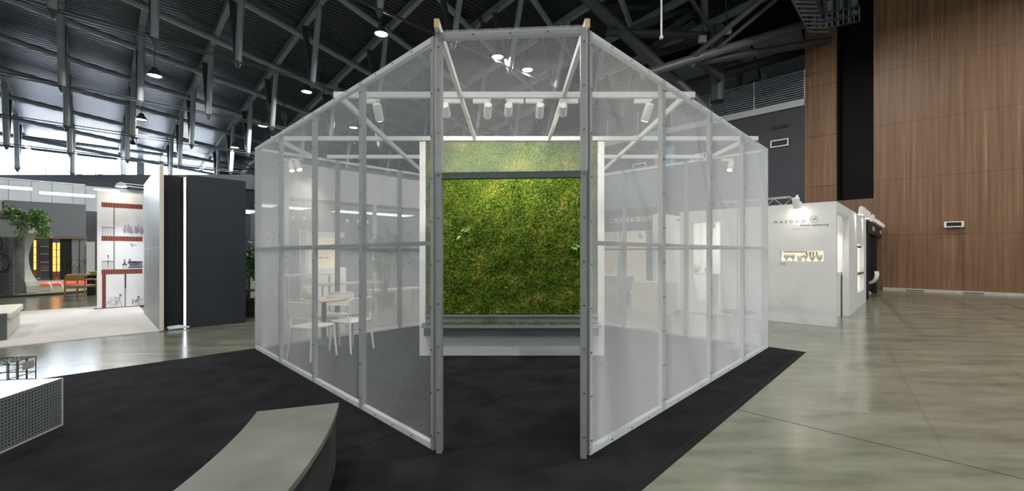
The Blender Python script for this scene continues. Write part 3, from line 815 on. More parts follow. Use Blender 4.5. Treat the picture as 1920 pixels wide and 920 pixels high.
# perforated plastic for the backrest
def perforated(name, rgb, pitch, rad, axes='xz', rough=.45, metal=0.0, dark=None):
    m = mat(name, rgb, rough, metal)
    nt, b = nodes_of(m)
    tc = nt.nodes.new('ShaderNodeTexCoord'); sx = nt.nodes.new('ShaderNodeSeparateXYZ'); nt.links.new(tc.outputs['Object'], sx.inputs[0])
    def cell(out):
        a = nt.nodes.new('ShaderNodeMath'); a.operation = 'DIVIDE'; a.inputs[1].default_value = pitch; nt.links.new(out, a.inputs[0])
        f = nt.nodes.new('ShaderNodeMath'); f.operation = 'FRACT'; nt.links.new(a.outputs[0], f.inputs[0])
        s_ = nt.nodes.new('ShaderNodeMath'); s_.operation = 'SUBTRACT'; s_.inputs[1].default_value = .5; nt.links.new(f.outputs[0], s_.inputs[0])
        q = nt.nodes.new('ShaderNodeMath'); q.operation = 'MULTIPLY'; nt.links.new(s_.outputs[0], q.inputs[0]); nt.links.new(s_.outputs[0], q.inputs[1])
        return q.outputs[0]
    c1, c2 = cell(sx.outputs[axes[0].upper()]), cell(sx.outputs[axes[1].upper()])
    ad = nt.nodes.new('ShaderNodeMath'); ad.operation = 'ADD'; nt.links.new(c1, ad.inputs[0]); nt.links.new(c2, ad.inputs[1])
    gt = nt.nodes.new('ShaderNodeMath'); gt.operation = 'GREATER_THAN'; gt.inputs[1].default_value = (rad / pitch) ** 2; nt.links.new(ad.outputs[0], gt.inputs[0])
    nt.links.new(gt.outputs[0], b.inputs['Alpha'])
    return m
M_perfpl = perforated('perforated_plastic', (236, 236, 232), .014, .0042)
def chair(loc, rz, label):
    t = thing('dining_chair', label, 'chair', loc, rz, 'white chairs in the pavilion')
    st = MB(); vs = rrect(.43, .43, .07)
    st.prism(vs, 'z', .43, .452); bevel(st.build('seat', M_whitepl, t), .008, 2)
    MB().box(-.2, .2, .185, .205, .40, .43).build('apron', M_whitepl, t)
    # backrest: curved sheet (local -y is behind the sitter)
    mb = MB(); n, k_ = 14, 8
    def bp_(i, j, off):
        a = (i / n - .5); x = a * .44; z = .575 + .215 * j / k_
        edge = 0
        if j == k_: x *= .86; z -= .004
        if j == 0: x *= .96
        y = -.215 - .05 * (j / k_) + .16 * a * a - off
        return (x, y, z)
    for off in (0, .01):
        vs = [bp_(i, j, off) for i in range(n + 1) for j in range(k_ + 1)]
        mb.add(vs, [(i*(k_+1)+j, (i+1)*(k_+1)+j, (i+1)*(k_+1)+j+1, i*(k_+1)+j+1) for i in range(n) for j in range(k_)], True)
    bk = mb.build('backrest', M_perfpl, t)
    rim = [bp_(0, 0, .005)] + [bp_(0, j, .005) for j in range(1, k_)] + [bp_(i, k_, .005) for i in range(n + 1)] + [bp_(n, j, .005) for j in range(k_ - 1, -1, -1)]
    MB().tube(rim, .011, 8).build('back_rim', M_whitepl, bk)
    MB().tube([bp_(i, 0, .005) for i in range(n + 1)], .008, 6).build('back_rail', M_whitepl, bk)
    for sx_ in (-1, 1):
        MB().tube([(sx_ * .195, -.195, .44), (sx_ * .215, -.18, .5), (sx_ * .212, -.178, .58)], .013, 8).build('back_support', M_whitepl, t)
        MB().tube([(sx_ * .19, .185, .435), (sx_ * .215, .215, 0)], [.018, .013], 8).build('leg', M_whitepl, t)
        MB().tube([(sx_ * .19, -.185, .435), (sx_ * .215, -.24, 0)], [.018, .013], 8).build('leg', M_whitepl, t)
zf = .0075
TC = Vector((-2.90, 6.42, zf))
tt = thing('bistro_table', 'round pale-topped bistro table on a grey pedestal among white chairs', 'table', TC)
bevel(MB().lathe([(.335, .725), (.345, .735), (.345, .748), (.335, .755)], n=36).build('tabletop', mat('pale_oak', (205, 190, 168), .5, noise=.08, nscale=12), tt), .002)
MB().lathe([(.045, .03), (.04, .06), (.035, .4), (.035, .7), (.09, .725)], n=16).build('pedestal', M_ssd, tt)
for i in range(4):
    q = math.radians(45 + 90 * i); MB().tube([(0, 0, .05), (.12 * math.cos(q), .12 * math.sin(q), .045), (.25 * math.cos(q), .25 * math.sin(q), .012)], [.024, .02, .012], 8).build('foot', M_ssd, tt)
vz = tag(MB().lathe([(.05, 0), (.075, .02), (.105, .08), (.108, .12), (.09, .17), (.045, .205), (.03, .225), (.034, .245), (.046, .275), (.044, .305), (.025, .33), (.012, .335)], n=24).build('gourd_vase', mat('cream_ceramic', (232, 228, 216), .45)), 'cream double-gourd vase standing on the left of the bistro table', 'vase')
vz.location = TC + Vector((-.19, -.08, .756))
pm = thing('magazine', 'open magazine lying flat on the bistro table', 'magazine', TC + Vector((.03, .0, .756)), .4)
MB().box(-.13, 0, -.09, .09, 0, .006).build('page', M_whitepl, pm); MB().box(.001, .13, -.09, .09, 0, .005).build('page', mat('printed_page', (206, 160, 140), .6, noise=.4, nscale=18), pm)
chair(Vector((-2.90, 7.00 - .22, zf)), math.pi - .1, 'white perforated chair behind the bistro table, facing the viewer')
chair(Vector((-2.42, 6.27, zf)), math.radians(62), 'white perforated chair at the right of the bistro table, backrest towards the viewer')
chair(Vector((-2.78, 5.82, zf)), math.radians(-22), 'white chair in front of the bistro table, nearest the left screen')

sd = thing('side_table', 'grey round side table in the far right pavilion corner', 'table', (3.45, 6.35, zf))
MB().lathe([(.22, .545), (.23, .55), (.23, .565), (.22, .57)], n=30).build('tabletop', M_grey, sd)
MB().lathe([(.055, .03), (.055, .545)], n=16).build('column', M_lightgrey, sd)
MB().lathe([(.18, 0), (.18, .02), (.06, .035)], n=28).build('base', M_grey, sd)

# ================================================================== FOREGROUND BENCHES
# curved concrete bench
cb = thing('curved_bench', 'grey curved concrete-topped bench in the foreground left of the doorway', 'bench', (-1.22, 1.7, .006))
cx, cy, R0, R1 = -5.27, 1.5, 3.80, 4.30
a0, a1 = math.radians(-22), math.radians(19.0)
def arc(R_, a, b_, n=28): return [(cx + R_ * math.cos(a + (b_ - a) * i / n), cy + R_ * math.sin(a + (b_ - a) * i / n)) for i in range(n + 1)]
end_in = (-1.675, 2.73); end_out = (-1.198, 2.875)
def sector(r0, r1, aa, bb, z0, z1): return MB().prism(arc(r0, aa, bb) + arc(r1, aa, bb)[::-1], 'z', z0, z1)
o = sector(R0, R1, a0, a1, .385, .42).build('bench_top', M_slab, cb, world=True); bevel(o, .003)
M_legp = mat('dark_fibre_cement', (70, 72, 68), .7, noise=.1, nscale=6)
sector(R0 + .02, R1 - .02, a1 - .085, a1 - .004, .006, .385).build('leg', M_legp, cb, world=True)
sector(R0 + .02, R1 - .02, a0 + .004, a0 + .085, .006, .385).build('leg', M_legp, cb, world=True)

# perforated metal bench
e1 = Vector((.174, -.985, 0)).normalized()
corner = G(118, 798)
pb = thing('perforated_bench', 'perforated grey metal box bench at the left edge of the carpet', 'bench', corner + Vector((0, 0, .006)), math.atan2(e1.y, e1.x))
# local x toward the viewer, local -y to the left (away)
M_perfs = perforated('perforated_steel_side', (128, 134, 132), .0255, .0062, 'xz', .5, .2)
M_perft = perforated('perforated_steel_top', (196, 200, 202), .0255, .0062, 'xy', .3, .8)
LB, WB, HB = 1.3, .9, .40
MB().box(.012, LB, -.003, 0, .012, HB - .003).build('front_sheet', M_perfs, pb)
MB().box(0, LB, -WB, 0, HB - .003, HB).build('top_sheet', M_perft, pb)
MB().box(.0, .003, -WB, -.012, .012, HB - .004).build('end_sheet', perforated('perforated_steel_end', (150, 156, 154), .0255, .0062, 'yz', .4, .7), pb)
MB().box(-.002, .012, -.012, .001, 0, HB + .001).build('corner_trim', M_frame, pb)
MB().box(.012, LB, -.012, .001, 0, .012).build('bottom_trim', M_frame, pb)
MB().box(.02, LB - .02, -WB + .02, -.03, 0, .36).build('inner_core', M_black, pb)

# wire gabion with stones
gc = Vector((-4.95, 4.33, 0))
gb = thing('wire_gabion', 'green wire basket holding a few stones behind the perforated bench', 'wire basket', gc, 0.0)
g_dirx = Vector((-.985, -.17, 0)); g_diry = Vector((.17, -.985, 0))
M_wire = mat('green_wire', (64, 74, 64), .5, .3)
def gp(a, b_, z): 
    q = g_dirx * a + g_diry * b_; return (q.x, q.y, z)
gw_, gd_, gh_ = .75, .46, .385
nw = 9
for i in range(nw + 1):
    x = gw_ * i / nw
    for y in (0, gd_): MB().tube([gp(x, y, 0), gp(x, y, gh_)], .0045, 5).build('wire', M_wire, gb)
    MB().tube([gp(x, 0, gh_), gp(x, gd_, gh_)], .0045, 5).build('wire', M_wire, gb)
for i in range(6):
    y = gd_ * i / 5
    MB().tube([gp(0, y, gh_), gp(gw_, y, gh_)], .0045, 5).build('wire', M_wire, gb)
    MB().tube([gp(0, y, 0), gp(0, y, gh_)], .0045, 5).build('wire', M_wire, gb)
for i in range(6):
    z = gh_ * i / 5
    for y in (0, gd_): MB().tube([gp(0, y, z), gp(gw_, y, z)], .0045, 5).build('wire', M_wire, gb)
    for x in (0, gw_): MB().tube([gp(x, 0, z), gp(x, gd_, z)], .0045, 5).build('wire', M_wire, gb)
q = [gp(-.006, .03, .28), gp(-.006, .15, .28), gp(-.006, .15, .36), gp(-.006, .03, .36)]
q2 = [gp(-.010, .03, .28), gp(-.010, .15, .28), gp(-.010, .15, .36), gp(-.010, .03, .36)]
MB().add(q + q2, [(0,1,2,3),(7,6,5,4),(0,4,5,1),(1,5,6,2),(2,6,7,3),(3,7,4,0)]).build('label_plate', mat('plate_grey', (180, 176, 170), .5), gb)
def stone(loc, s, label, colr):
    bm = bmesh.new(); bmesh.ops.create_icosphere(bm, subdivisions=2, radius=1)
    for v_ in bm.verts: v_.co *= 1 + random.uniform(-.16, .16); v_.co.z *= .7
    me = bpy.data.meshes.new('stone'); bm.to_mesh(me); bm.free(); me.materials.append(colr)
    o = tag(link('stone', me, None, loc), label, 'stone', 'stones in the wire basket'); o.scale = (s, s, s); return o
M_st1 = mat('mossy_stone', (110, 102, 72), .9, noise=.3, nscale=9); M_st2 = mat('brown_stone', (140, 112, 84), .9, noise=.2, nscale=9)
sp = [(.12, .2, .075, M_st2, 'brown stone at the right end of the wire basket'), (.28, .36, .10, M_st1, 'large mossy stone in the middle of the wire basket'),
      (.3, .16, .08, M_st1, 'small mossy stone between the other two in the wire basket')]
for a, b_, s, m_, lab in sp:
    stone(gc + Vector(gp(a, b_, .70 * s)), s, lab, m_)

# white drawer bench at the far left
p = G(14, 637)
db = thing('drawer_bench', 'white upholstered drawer bench at the left edge by the pale mat', 'bench', p + Vector((0, 0, .012)), AV)
LBx = 1.75
MB().box(0, LBx, .02, .9, .0, .33).build('carcass', M_white, db)
n_d = 4
for i in range(n_d):
    bevel(MB().box(LBx * i / n_d + .008, LBx * (i + 1) / n_d - .008, .0, .02, .02, .32).build('drawer_front', mat('pale_birch', (214, 208, 194), .6, noise=.04, nscale=8), db), .004)
bevel(MB().box(-.03, LBx - .05, -.05, .9, .335, .45).build('seat_pad', mat('cream_vinyl', (226, 224, 208), .55), db), .03, 3)
MB().box(-.09, -.03, 0, .9, 0, .44).build('end_panel', M_ssd, db)

# pale mat
uu = [uv(G(49, 646)), uv(G(297, 622))]; vm0 = (uu[0][1] + uu[1][1]) / 2; um0 = uu[1][0] + .05
vm1 = uv(G(178, 575))[1]
pm = uvbox(MB(), um0 - 6.5, um0, vm0, vm1, 0, .012).build('floor_mat', M_palecarpet)
tag(pm, 'large pale grey mat on the floor in front of the illustrated panel', 'mat')

# ================================================================== LEFT BOOTH WALLS
# perforated partition along V
p0 = G(300, 621.5); Lw = 3.3
pw_ = thing('perforated_partition', 'tall pale perforated-metal partition wall with a wooden edge', 'partition', p0 + Vector((0, 0, 0.012)), AV)
M_perfw = perforated('perforated_wall_metal', (176, 178, 178), .035, .0115, 'xz', .4, .3)
for z0, z1 in ((0, 1.55), (1.556, 3.1)):
    for i in range(3):
        MB().box(.03 + i * 1.09, .03 + (i + 1) * 1.09 - .004, 0.0, .004, z0, z1).build('perforated_sheet', M_perfw, pw_)
MB().box(0, .03, -.055, .006, 0, 3.1).build('edge_post', mat('pale_edge', (214, 206, 192), .6), pw_)
MB().box(.03, Lw, -.05, -.01, 0, 3.1).build('core', M_darkgrey, pw_)
MB().box(0, Lw, .004, .01, 1.548, 1.558).build('seam_trim', M_ss, pw_)

# black and navy panels
q0 = G(304, 614.5)
bp_ = thing('black_partition', 'tall matt black panel beside the perforated partition', 'panel', q0, AU)
Lbp = (G(346, 611.8) - q0).length
MB().box(0, Lbp, 0, .06, .03, 2.98).build('board', M_black, bp_)
MB().box(.02, Lbp - .02, .01, .05, 0, .03).build('plinth', M_steel_d, bp_)
q1 = G(351, 615); q2 = G(461.5, 604)
npn = thing('navy_partition', 'tall dark navy wall panel left of the mesh pavilion', 'panel', q1, AU)
Ln = (q2 - q1).length
bevel(MB().box(0, Ln, 0, .08, 0, 2.97).build('board', M_navy, npn), .004)
MB().box(.0, .02, .02, .08, 2.97, 2.99).build('cap', M_black, npn)
MB().box(.02, Ln, .01, .08, 2.97, 2.975).build('cap', M_black, npn)
ls = thing('light_strip', 'thin vertical light strip glowing between black and navy panels', 'light', G(348.5, 613) + Vector((0, 0, .0)), AU)
MB().box(-.012, .012, .10, .13, .02, 2.95).build('tube', M_lampcold, ls); MB().box(-.02, .02, .13, .16, 0, 2.97).build('channel', M_lightgrey, ls)
bd = thing('plastic_bundle', 'crumpled clear plastic bundle on the floor below the black panel', 'plastic bundle', G(318, 619), AU)
mb = MB()
for i in range(4): mb.tube([(-.02 + random.uniform(-.02, .02), .02 * i, .02 + .012 * i), (.14, .02 * i + random.uniform(-.02, .02), .03 + .01 * i), (.3, .015 * i, .025)], [.012, .022, .016], 7)
mb.build('wrap', mat('milky_plastic', (215, 222, 226), .3), bd); MB().tube([(-.05, .0, .02), (-.01, .01, .02)], .018, 8).build('roll_end', M_black, bd)

# illustrated panel
pl0 = G(182, 580)
ip = thing('illustrated_panel', 'white exhibition panel printed with house-section silhouettes and brick bands', 'display panel', pl0, AU)
PWD, PHT = .92, 3.07
MB().box(0, PWD, 0, .08, .03, PHT).build('board', M_white, ip)
MB().box(-.06, PWD, .005, .075, 0, .03).build('plinth', M_black, ip)
def pc(px, py): return ((px - 180) / 90 * PWD, (578 - py) / 221 * PHT)
M_band = mat('brick_band', (124, 60, 46), .7)
nt, b = nodes_of(M_band)
tc = nt.nodes.new('ShaderNodeTexCoord'); bk = nt.nodes.new('ShaderNodeTexWave'); bk.bands_direction = 'X'; bk.inputs['Scale'].default_value = 7
nt.links.new(tc.outputs['Object'], bk.inputs['Vector']); r = ramp(nt, [(.3, (98, 38, 30)), (.7, (150, 86, 70))]); nt.links.new(bk.outputs['Fac'], r.inputs['Fac']); nt.links.new(r.outputs['Color'], b.inputs['Base Color'])
M_ink = mat('lilac_ink', (122, 118, 140), .7); M_inkd = mat('dark_ink', (84, 84, 96), .7); M_inkl = mat('pale_ink', (172, 170, 182), .7)
D0, D1 = -.003, .0
def rect(mb, x0, y0, x1, y1): a = pc(x0, y1); c_ = pc(x1, y0); return mb.box(a[0], c_[0], D0, D1, a[1], c_[1])
def dsc(mb, x, y, rx, ry): q = pc(x, y); return mb.disc(q[0], q[1], rx / 90 * PWD, ry / 221 * PHT, D0, D1)
def ln(mb, pts, w_=.016):
    qq = [pc(*p) for p in pts]
    for a, c_ in zip(qq[:-1], qq[1:]): mb.bar((a[0], -.0015, a[1]), (c_[0], -.0015, c_[1]), .003, w_, up=(0, 1, 0))
    return mb
for y0 in (378, 441, 504): rect(MB(), 188, y0, 266, y0 + 9).build('brick_band', M_band, ip)
rect(MB(), 189, 513, 196, 577).build('brick_column', M_red, ip)
for (x, a, c_) in ((211, 387, 441), (211, 450, 504), (232, 513, 577)):
    mb = MB(); rect(mb, x - 1.2, a, x - .2, c_); rect(mb, x + .4, a, x + 1.4, c_); mb.build('wall_line', M_inkd, ip)
rect(MB(), 231, 514, 234, 540).build('wall_block', M_inkd, ip)
for (yt, yb) in ((424, 441), (488, 504)):
    mb = MB(); rect(mb, 189, yt, 210, yt + 1)
    for i in range(8): rect(mb, 189.3 + i * 2.9, yt, 189.9 + i * 2.9, yb)
    mb.build('printed_railing', M_inkd, ip)
mb = MB(); dsc(mb, 200, 478.5, 1.8, 2); mb.add([], []); ln(mb, [(200, 480), (200, 492)], .045); ln(mb, [(199, 491), (198, 503)], .018); ln(mb, [(201, 491), (201.5, 503)], .018); mb.build('standing_figure', M_ink, ip)
mb = MB()
for i, (x, y) in enumerate(((232, 421), (238, 420), (244, 423), (252, 422), (258, 420), (264, 423))):
    dsc(mb, x, y, 2, 2.3); dsc(mb, x + (.6 if i % 2 else -.6), y + 7.5, 3.6, 6)
rect(mb, 228, 432, 266, 433.5)
for x in (231, 238, 247, 256, 263): ln(mb, [(x, 433), (x - 1, 440)], .012)
mb.build('dining_group', M_inkl, ip)
mb = MB(); ln(mb, [(242, 453), (246, 457)], .03); ln(mb, [(245, 457), (255, 457)], .008); ln(mb, [(244, 459), (246, 456)], .03); mb.build('ceiling_fan', M_inkd, ip)
mb = MB(); rect(mb, 237, 489, 266, 493); rect(mb, 237, 500, 266, 502); rect(mb, 226, 494, 236, 496); rect(mb, 228, 496, 229, 502); rect(mb, 233, 496, 234, 502); dsc(mb, 231, 487, 1.5, 2); rect(mb, 229, 490, 233, 494); mb.build('bed', M_inkd, ip)
mb = MB(); dsc(mb, 241, 487, 2.4, 2.6); dsc(mb, 250, 493, 11, 4.5); rect(mb, 240, 494, 266, 500); mb.build('sleeper', M_ink, ip)
def bike():
    mb = MB()
    for x in (197.5, 218.5):
        ln(mb, [(x + 7 * math.cos(q), 571 + 6.6 * math.sin(q)) for q in [i * math.pi / 12 for i in range(25)]], .014)
    ln(mb, [(197.5, 571), (204, 561), (214, 562), (218.5, 571), (208, 571), (204, 561)], .012); ln(mb, [(202, 557), (206, 556.5)], .014); ln(mb, [(214, 562), (212.5, 555.5), (210, 555)], .012)
    mb.build('bicycle', M_ink, ip)
    mb = MB(); dsc(mb, 223, 553.5, 2.2, 2.4); ln(mb, [(222, 556), (220.5, 564)], .06); ln(mb, [(221, 558), (213, 557)], .022); ln(mb, [(220, 564), (214, 566), (214, 571)], .03); mb.build('rider', M_ink, ip)
    mb = MB(); dsc(mb, 258, 559, 2.6, 2.4); ln(mb, [(256, 561), (250, 567)], .07); ln(mb, [(250, 568), (258, 566), (259, 576)], .04); ln(mb, [(257, 562), (265, 562.5)], .018); rect(mb, 246, 562, 248, 572); mb.build('crouching_figure', M_ink, ip)
bike()
# navy return panel
rp = thing('navy_drawing_panel', 'narrow navy panel with pale line drawings beside the illustrated panel', 'display panel', pl0 + U * (PWD + .012), AU)
MB().box(0, .09, -.55, .08, .0, 3.05).build('board', mat('drawing_navy', (62, 72, 108), .6), rp)
for z in (.5, 1.0, 1.45, 2.0, 2.4): MB().box(-.002, 0, -.5, -.05, z, z + .02).build('printed_line', M_inkl, rp)
# clamp lamp above the illustrated panel
cl = thing('clamp_floodlight', 'bright floodlight on an arm above the illustrated panel', 'lamp', P(227, 350, 10.8))
MB().lathe([(.03, .12), (.09, .08), (.12, 0), (.11, 0)], n=16).build('lamp_head', M_white, cl)
MB().lathe([(0, -.01), (.105, -.005), (.11, 0)], n=16).build('lens', M_lamp, cl)
MB().tube([(0, 0, .1), tuple(P(275, 348, 10.0) - P(227, 350, 10.8))], .012, 6).build('arm', M_ss, cl)
MB().tube([(0, 0, .04), tuple(P(275, 353, 10.0) - P(227, 350, 10.8))], .012, 6).build('arm', M_ss, cl)
MB().tube([(0, 0, .12), (0, 0, 1.2)], .006, 5).build('cable', M_cable, cl)
spot(cl, P(227, 352, 10.7), G(225, 590) + Vector((0, 0, .6)), 260, 110, col=(.95, .97, 1))
lt = thing('linear_floodlight', 'white linear fixture lying along the top of the illustrated panel', 'lamp', pl0 + Vector((-.1, 0, 3.07)), AU)
MB().box(0, .5, -.02, .08, .0, .07).build('body', M_white, lt); MB().box(.02, .48, -.022, -.02, .01, .05).build('diffuser', M_lampcold, lt)

# ================================================================== LEFT BACKGROUND
# gravel island, concrete arch, printed wall, planter
gi = thing('gravel_island', 'round black-rimmed gravel bed under the concrete arch', 'gravel bed', (-18.6, 15.4, 0))
MB().lathe([(2.9, 0), (2.9, .08), (2.84, .08), (2.84, .05), (2.84, 0)], n=64).build('rim', M_black, gi)
stuff(MB().lathe([(2.84, .0), (2.84, .065), (1.4, .075), (.05, .08)], n=64).build('gravel', mat('gravel_mix', (150, 142, 120), .95, noise=.35, nscale=26, bump=.8, bscale=50), gi))
DA = 14.3
def a2(px, py): q = P(px, py, DA); return (q.x, q.z)
ca = thing('concrete_arch', 'pale concrete arch with a round cut-out and planter boxes on top', 'arch', (a2(0, 500)[0], DA, .07))
poly = [(-90, 411), (50, 411), (50, 430)] + [(92 + 62 * math.cos(q), 484 + 64 * math.sin(q)) for q in [math.radians(a) for a in range(228, 130, -7)]] + [(50, 536), (50, 549), (-90, 549)]
MB().prism([a2(*p) for p in poly], 'y', DA, DA + .38).build('body', mat('cast_concrete', (170, 172, 166), .75, noise=.12, nscale=2.5, bump=.15, bscale=30), ca, world=True)
for x0, x1 in ((-90, -35), (-34, 11), (12, 33), (34, 52)):
    a = a2(x0, 411); c_ = a2(x1, 396)
    bevel(MB().box(a[0], c_[0] - .02, DA - .04, DA + .42, a[1], c_[1]).build('planter_box', mat('planter_concrete', (120, 122, 118), .8, noise=.12, nscale=4), ca, world=True), .02)
def leaves(name, pts, size, m_, parent, world=True, seed=3):
    r_ = np.random.default_rng(seed); pts = np.array(pts); n = len(pts)
    dv = r_.normal(size=(n, 3)); dv[:, 2] -= .4; dv /= np.linalg.norm(dv, axis=1)[:, None]
    sv = np.cross(dv, r_.normal(size=(n, 3))); sv /= np.linalg.norm(sv, axis=1)[:, None]
    s_ = size * r_.uniform(.6, 1.3, n)[:, None]
    v = np.stack([pts, pts + dv * s_ * .5 + sv * s_ * .3, pts + dv * s_, pts + dv * s_ * .5 - sv * s_ * .3], 1)
    if world:
        inv = np.array(MW[parent.name].inverted()); v = v @ inv[:3, :3].T + inv[:3, 3]
    return stuff(link(name, quads_mesh(name, v, [m_]), parent))
hp = thing('trailing_ivy', 'green trailing ivy spilling over the concrete planter boxes', 'plant', P(45, 396, DA))
pts = []
for x0, top, n_, ln_ in ((12, 394, 90, 14), (20, 392, 120, 10), (28, 393, 110, 28), (36, 396, 80, 60), (48, 396, 110, 44), (58, 396, 150, 20), (66, 394, 200, 30), (74, 398, 260, 46), (82, 402, 200, 40), (88, 408, 90, 34), (25, 390, 160, 6), (70, 395, 200, 8)):
    for i in range(n_):
        f_ = random.random(); q = P(x0 + random.gauss(0, 4), top + ln_ * f_ + random.gauss(0, 2), DA - .12 + random.gauss(0, .14)); pts.append(tuple(q))
leaves('foliage', pts, .10, mat('ivy_green', (92, 128, 62), .5, noise=.4, nscale=6), hp)
MB().tube([P(40, 400, DA - .1), P(41, 420, DA - .12), P(36, 440, DA - .1)], .01, 5).build('vine', M_trunk, hp, world=True)
MB().tube([P(70, 398, DA - .1), P(80, 412, DA - .2), P(78, 440, DA - .2)], .012, 5).build('vine', M_trunk, hp, world=True)
# 3D-printed dark layered wall in front of the arch
DL = 13.9
lw = thing('layered_wall', 'dark curved layered concrete wall standing inside the arch', 'wall', (P(25, 500, DL).x, DL, .07))
zt = P(0, 444, DL).z
prof = []
for px_, dd_ in ((-90, DL + .1), (-40, DL), (-14, DL + .02), (-4, DL + .12), (2, DL + .05), (8, DL - .22), (17, DL - .26), (25, DL - .2), (28, DL + .1)):
    q = P(px_, 500, dd_); prof.append((q.x, q.y))
nl = 26
for i in range(nl):
    z0 = .08 + (zt - .08) * i / nl; z1 = .08 + (zt - .08) * (i + 1) / nl; off = .015 * (i % 2)
    poly2 = [(x, y - off) for x, y in prof] + [(prof[-1][0], DL + .38), (prof[0][0], DL + .38)]
    MB().prism(poly2, 'z', z0, z1 - .008).build('layer', mat('printed_concrete', (86, 90, 90), .85, noise=.15, nscale=3), lw, world=True)
# bicycle-like wall emblem: wheel hanging on the layered wall
wh = thing('hanging_bicycle', 'dark bicycle hung on the layered wall at the left edge', 'bicycle', P(2, 493, DL - .35))
MB().tube([(.28 * math.cos(q), 0, .28 * math.sin(q)) for q in [i * math.pi / 12 for i in range(25)]], .02, 6).build('tyre', M_black, wh)
for i in range(8): MB().tube([(0, 0, 0), (.28 * math.cos(i * math.pi / 4), 0, .28 * math.sin(i * math.pi / 4))], .004, 4).build('spoke', M_steel, wh)
MB().tube([(-.1, 0, .28), (.05, 0, .62), (-.05, 0, .9)], .015, 6).build('fork', M_black, wh)
# white wire stool
ws = thing('ring_stool', 'white looped tubular stool beside the gravel bed', 'stool', G(84, 549))
for k_, (dx, dy) in enumerate(((0, 0), (.0, .38))):
    MB().tube([(-.26, dy, .02), (-.22, dy, .3), (-.12, dy, .36), (.12, dy, .36), (.22, dy, .3), (.27, dy, .02), (-.26, dy, .02)], .022, 8).build('loop', M_whitepl, ws)
MB().box(-.14, .14, .0, .38, .355, .38).build('seat', M_whitepl, ws)

# wooden chair and table
def wood_chair(loc, rz, label):
    t = thing('armchair', label, 'chair', loc, rz)
    for sx_ in (-1, 1):
        for sy_ in (-1, 1):
            MB().tube([(sx_ * .27, sy_ * .23, 0), (sx_ * .26, sy_ * .22, .64 if sy_ < 0 else .60)], [.018, .024], 8).build('leg', M_greenwood, t)
        MB().tube([(sx_ * .26, -.24, .63), (sx_ * .27, .0, .635), (sx_ * .26, .25, .6)], .026, 8).build('armrest', M_greenwood, t)
    bevel(MB().box(-.25, .25, -.22, .24, .41, .46).build('seat', mat('olive_cushion', (150, 146, 120), .8), t), .015)
    MB().box(-.25, .25, -.235, -.21, .36, .41).build('seat_rail', M_greenwood, t); MB().box(-.25, .25, .215, .24, .36, .41).build('seat_rail', M_greenwood, t)
    mb = MB(); n = 10
    for off in (0, .03):
        vs = []
        for i in range(n + 1):
            a = i / n - .5; x = a * .52; y = -.27 + .22 * a * a * 1.2 - off
            vs += [(x, y, .60), (x, y - .02, .78 - .05 * abs(a))]
        mb.add(vs, [(2*i, 2*i+2, 2*i+3, 2*i+1) for i in range(n)], True)
    mb.build('backrest', M_greenwood, t)
wood_chair(G(152, 561), math.radians(10), 'brown wooden armchair seen from behind, left of the illustrated panel')
tb = thing('dining_table', 'dark wooden table top just beyond the brown armchair', 'table', G(172, 553), AU)
MB().box(-.6, .6, -.4, .4, .70, .735).build('tabletop', M_greenwood, tb)
MB().tube([(0, 0, 0), (0, 0, .70)], .12, 12).build('pedestal', M_black, tb)
bw = tag(MB().lathe([(.05, 0), (.13, .07), (.15, .1), (.14, .1), (.05, .02)], n=16).build('bowl', mat('lime_ceramic', (150, 190, 60), .4)), 'lime bowl on the dark table by the armchair', 'bowl'); bw.location = G(178, 553) + Vector((.05, -.1, .736))

# storefront on a platform
VF = 28.6
def fv(px, py, v0=VF): return on_v(px, py, v0)
sf = thing('grey_storefront', 'grey fascia storefront with glazed front and amber light columns far left', 'storefront', W(uv(fv(90, 474))[0], VF))
def fbox(x0, x1, z0, z1, v0, v1, name, m_, parent=None):
    ua, ub = uv(fv(x0, 474, v0))[0], uv(fv(x1, 474, v0))[0]
    return uvbox(MB(), ua, ub, v0, v1, z0, z1).build(name, m_, parent or sf, world=True)
fbox(7, 161, 2.24, 3.78, VF, VF + .5, 'fascia', M_grey)
fbox(-60, 5, 2.24, 3.78, VF + .1, VF + .5, 'side_fascia', M_lightgrey)
fbox(-60, 162, 2.12, 2.24, VF - .05, VF + 2, 'soffit', mat('rusty_beam', (120, 108, 96), .7))
fbox(-60, 182, 0, .2, VF - .6, VF + 3.5, 'platform', M_lightgrey)
fbox(73, 178, .04, .13, VF - .63, VF - .6, 'red_light_strip', M_redled)
fbox(-60, 182, .2, 3.7, VF + 3.2, VF + 3.4, 'back_wall', M_steel_d)
fbox(92, 98, .2, 2.12, VF, VF + .25, 'black_post', M_black)
fbox(113, 133, .2, 2.12, VF + .1, VF + .3, 'black_wall', M_black)
for x0, x1, z0 in ((99, 104.5, .6), (107, 112, .6), (63, 67.5, .7)):
    for i in range(4): fbox(x0, x1, z0 + i * .34, z0 + (i + 1) * .34 - .02, VF + .15, VF + .3, 'amber_light_panel', M_orange)
    fbox(x0, x1, .2, z0 - .02, VF + .15, VF + .3, 'amber_light_base', mat('amber_wood', (150, 84, 30), .6))
fbox(134, 165, .35, 2.1, VF + .1, VF + .12, 'glass_pane', M_glass)
for x in (134, 149, 165): fbox(x - .6, x + .6, .2, 2.12, VF + .06, VF + .14, 'glazing_bar', M_black)
fbox(134, 165, .2, .35, VF + .06, VF + .16, 'sill', M_black)
for i, z in enumerate((.6, 1.0, 1.4, 1.75)): fbox(76, 91, z, z + .04, VF + 1.2, VF + 1.6, 'shelf', M_lightgrey)
fbox(76, 91, .2, .9, VF + 1.6, VF + 1.7, 'shelf_back', M_grey); fbox(162, 178, .3, 2.0, VF - .1, VF - .05, 'mesh_screen', M_lightgrey)
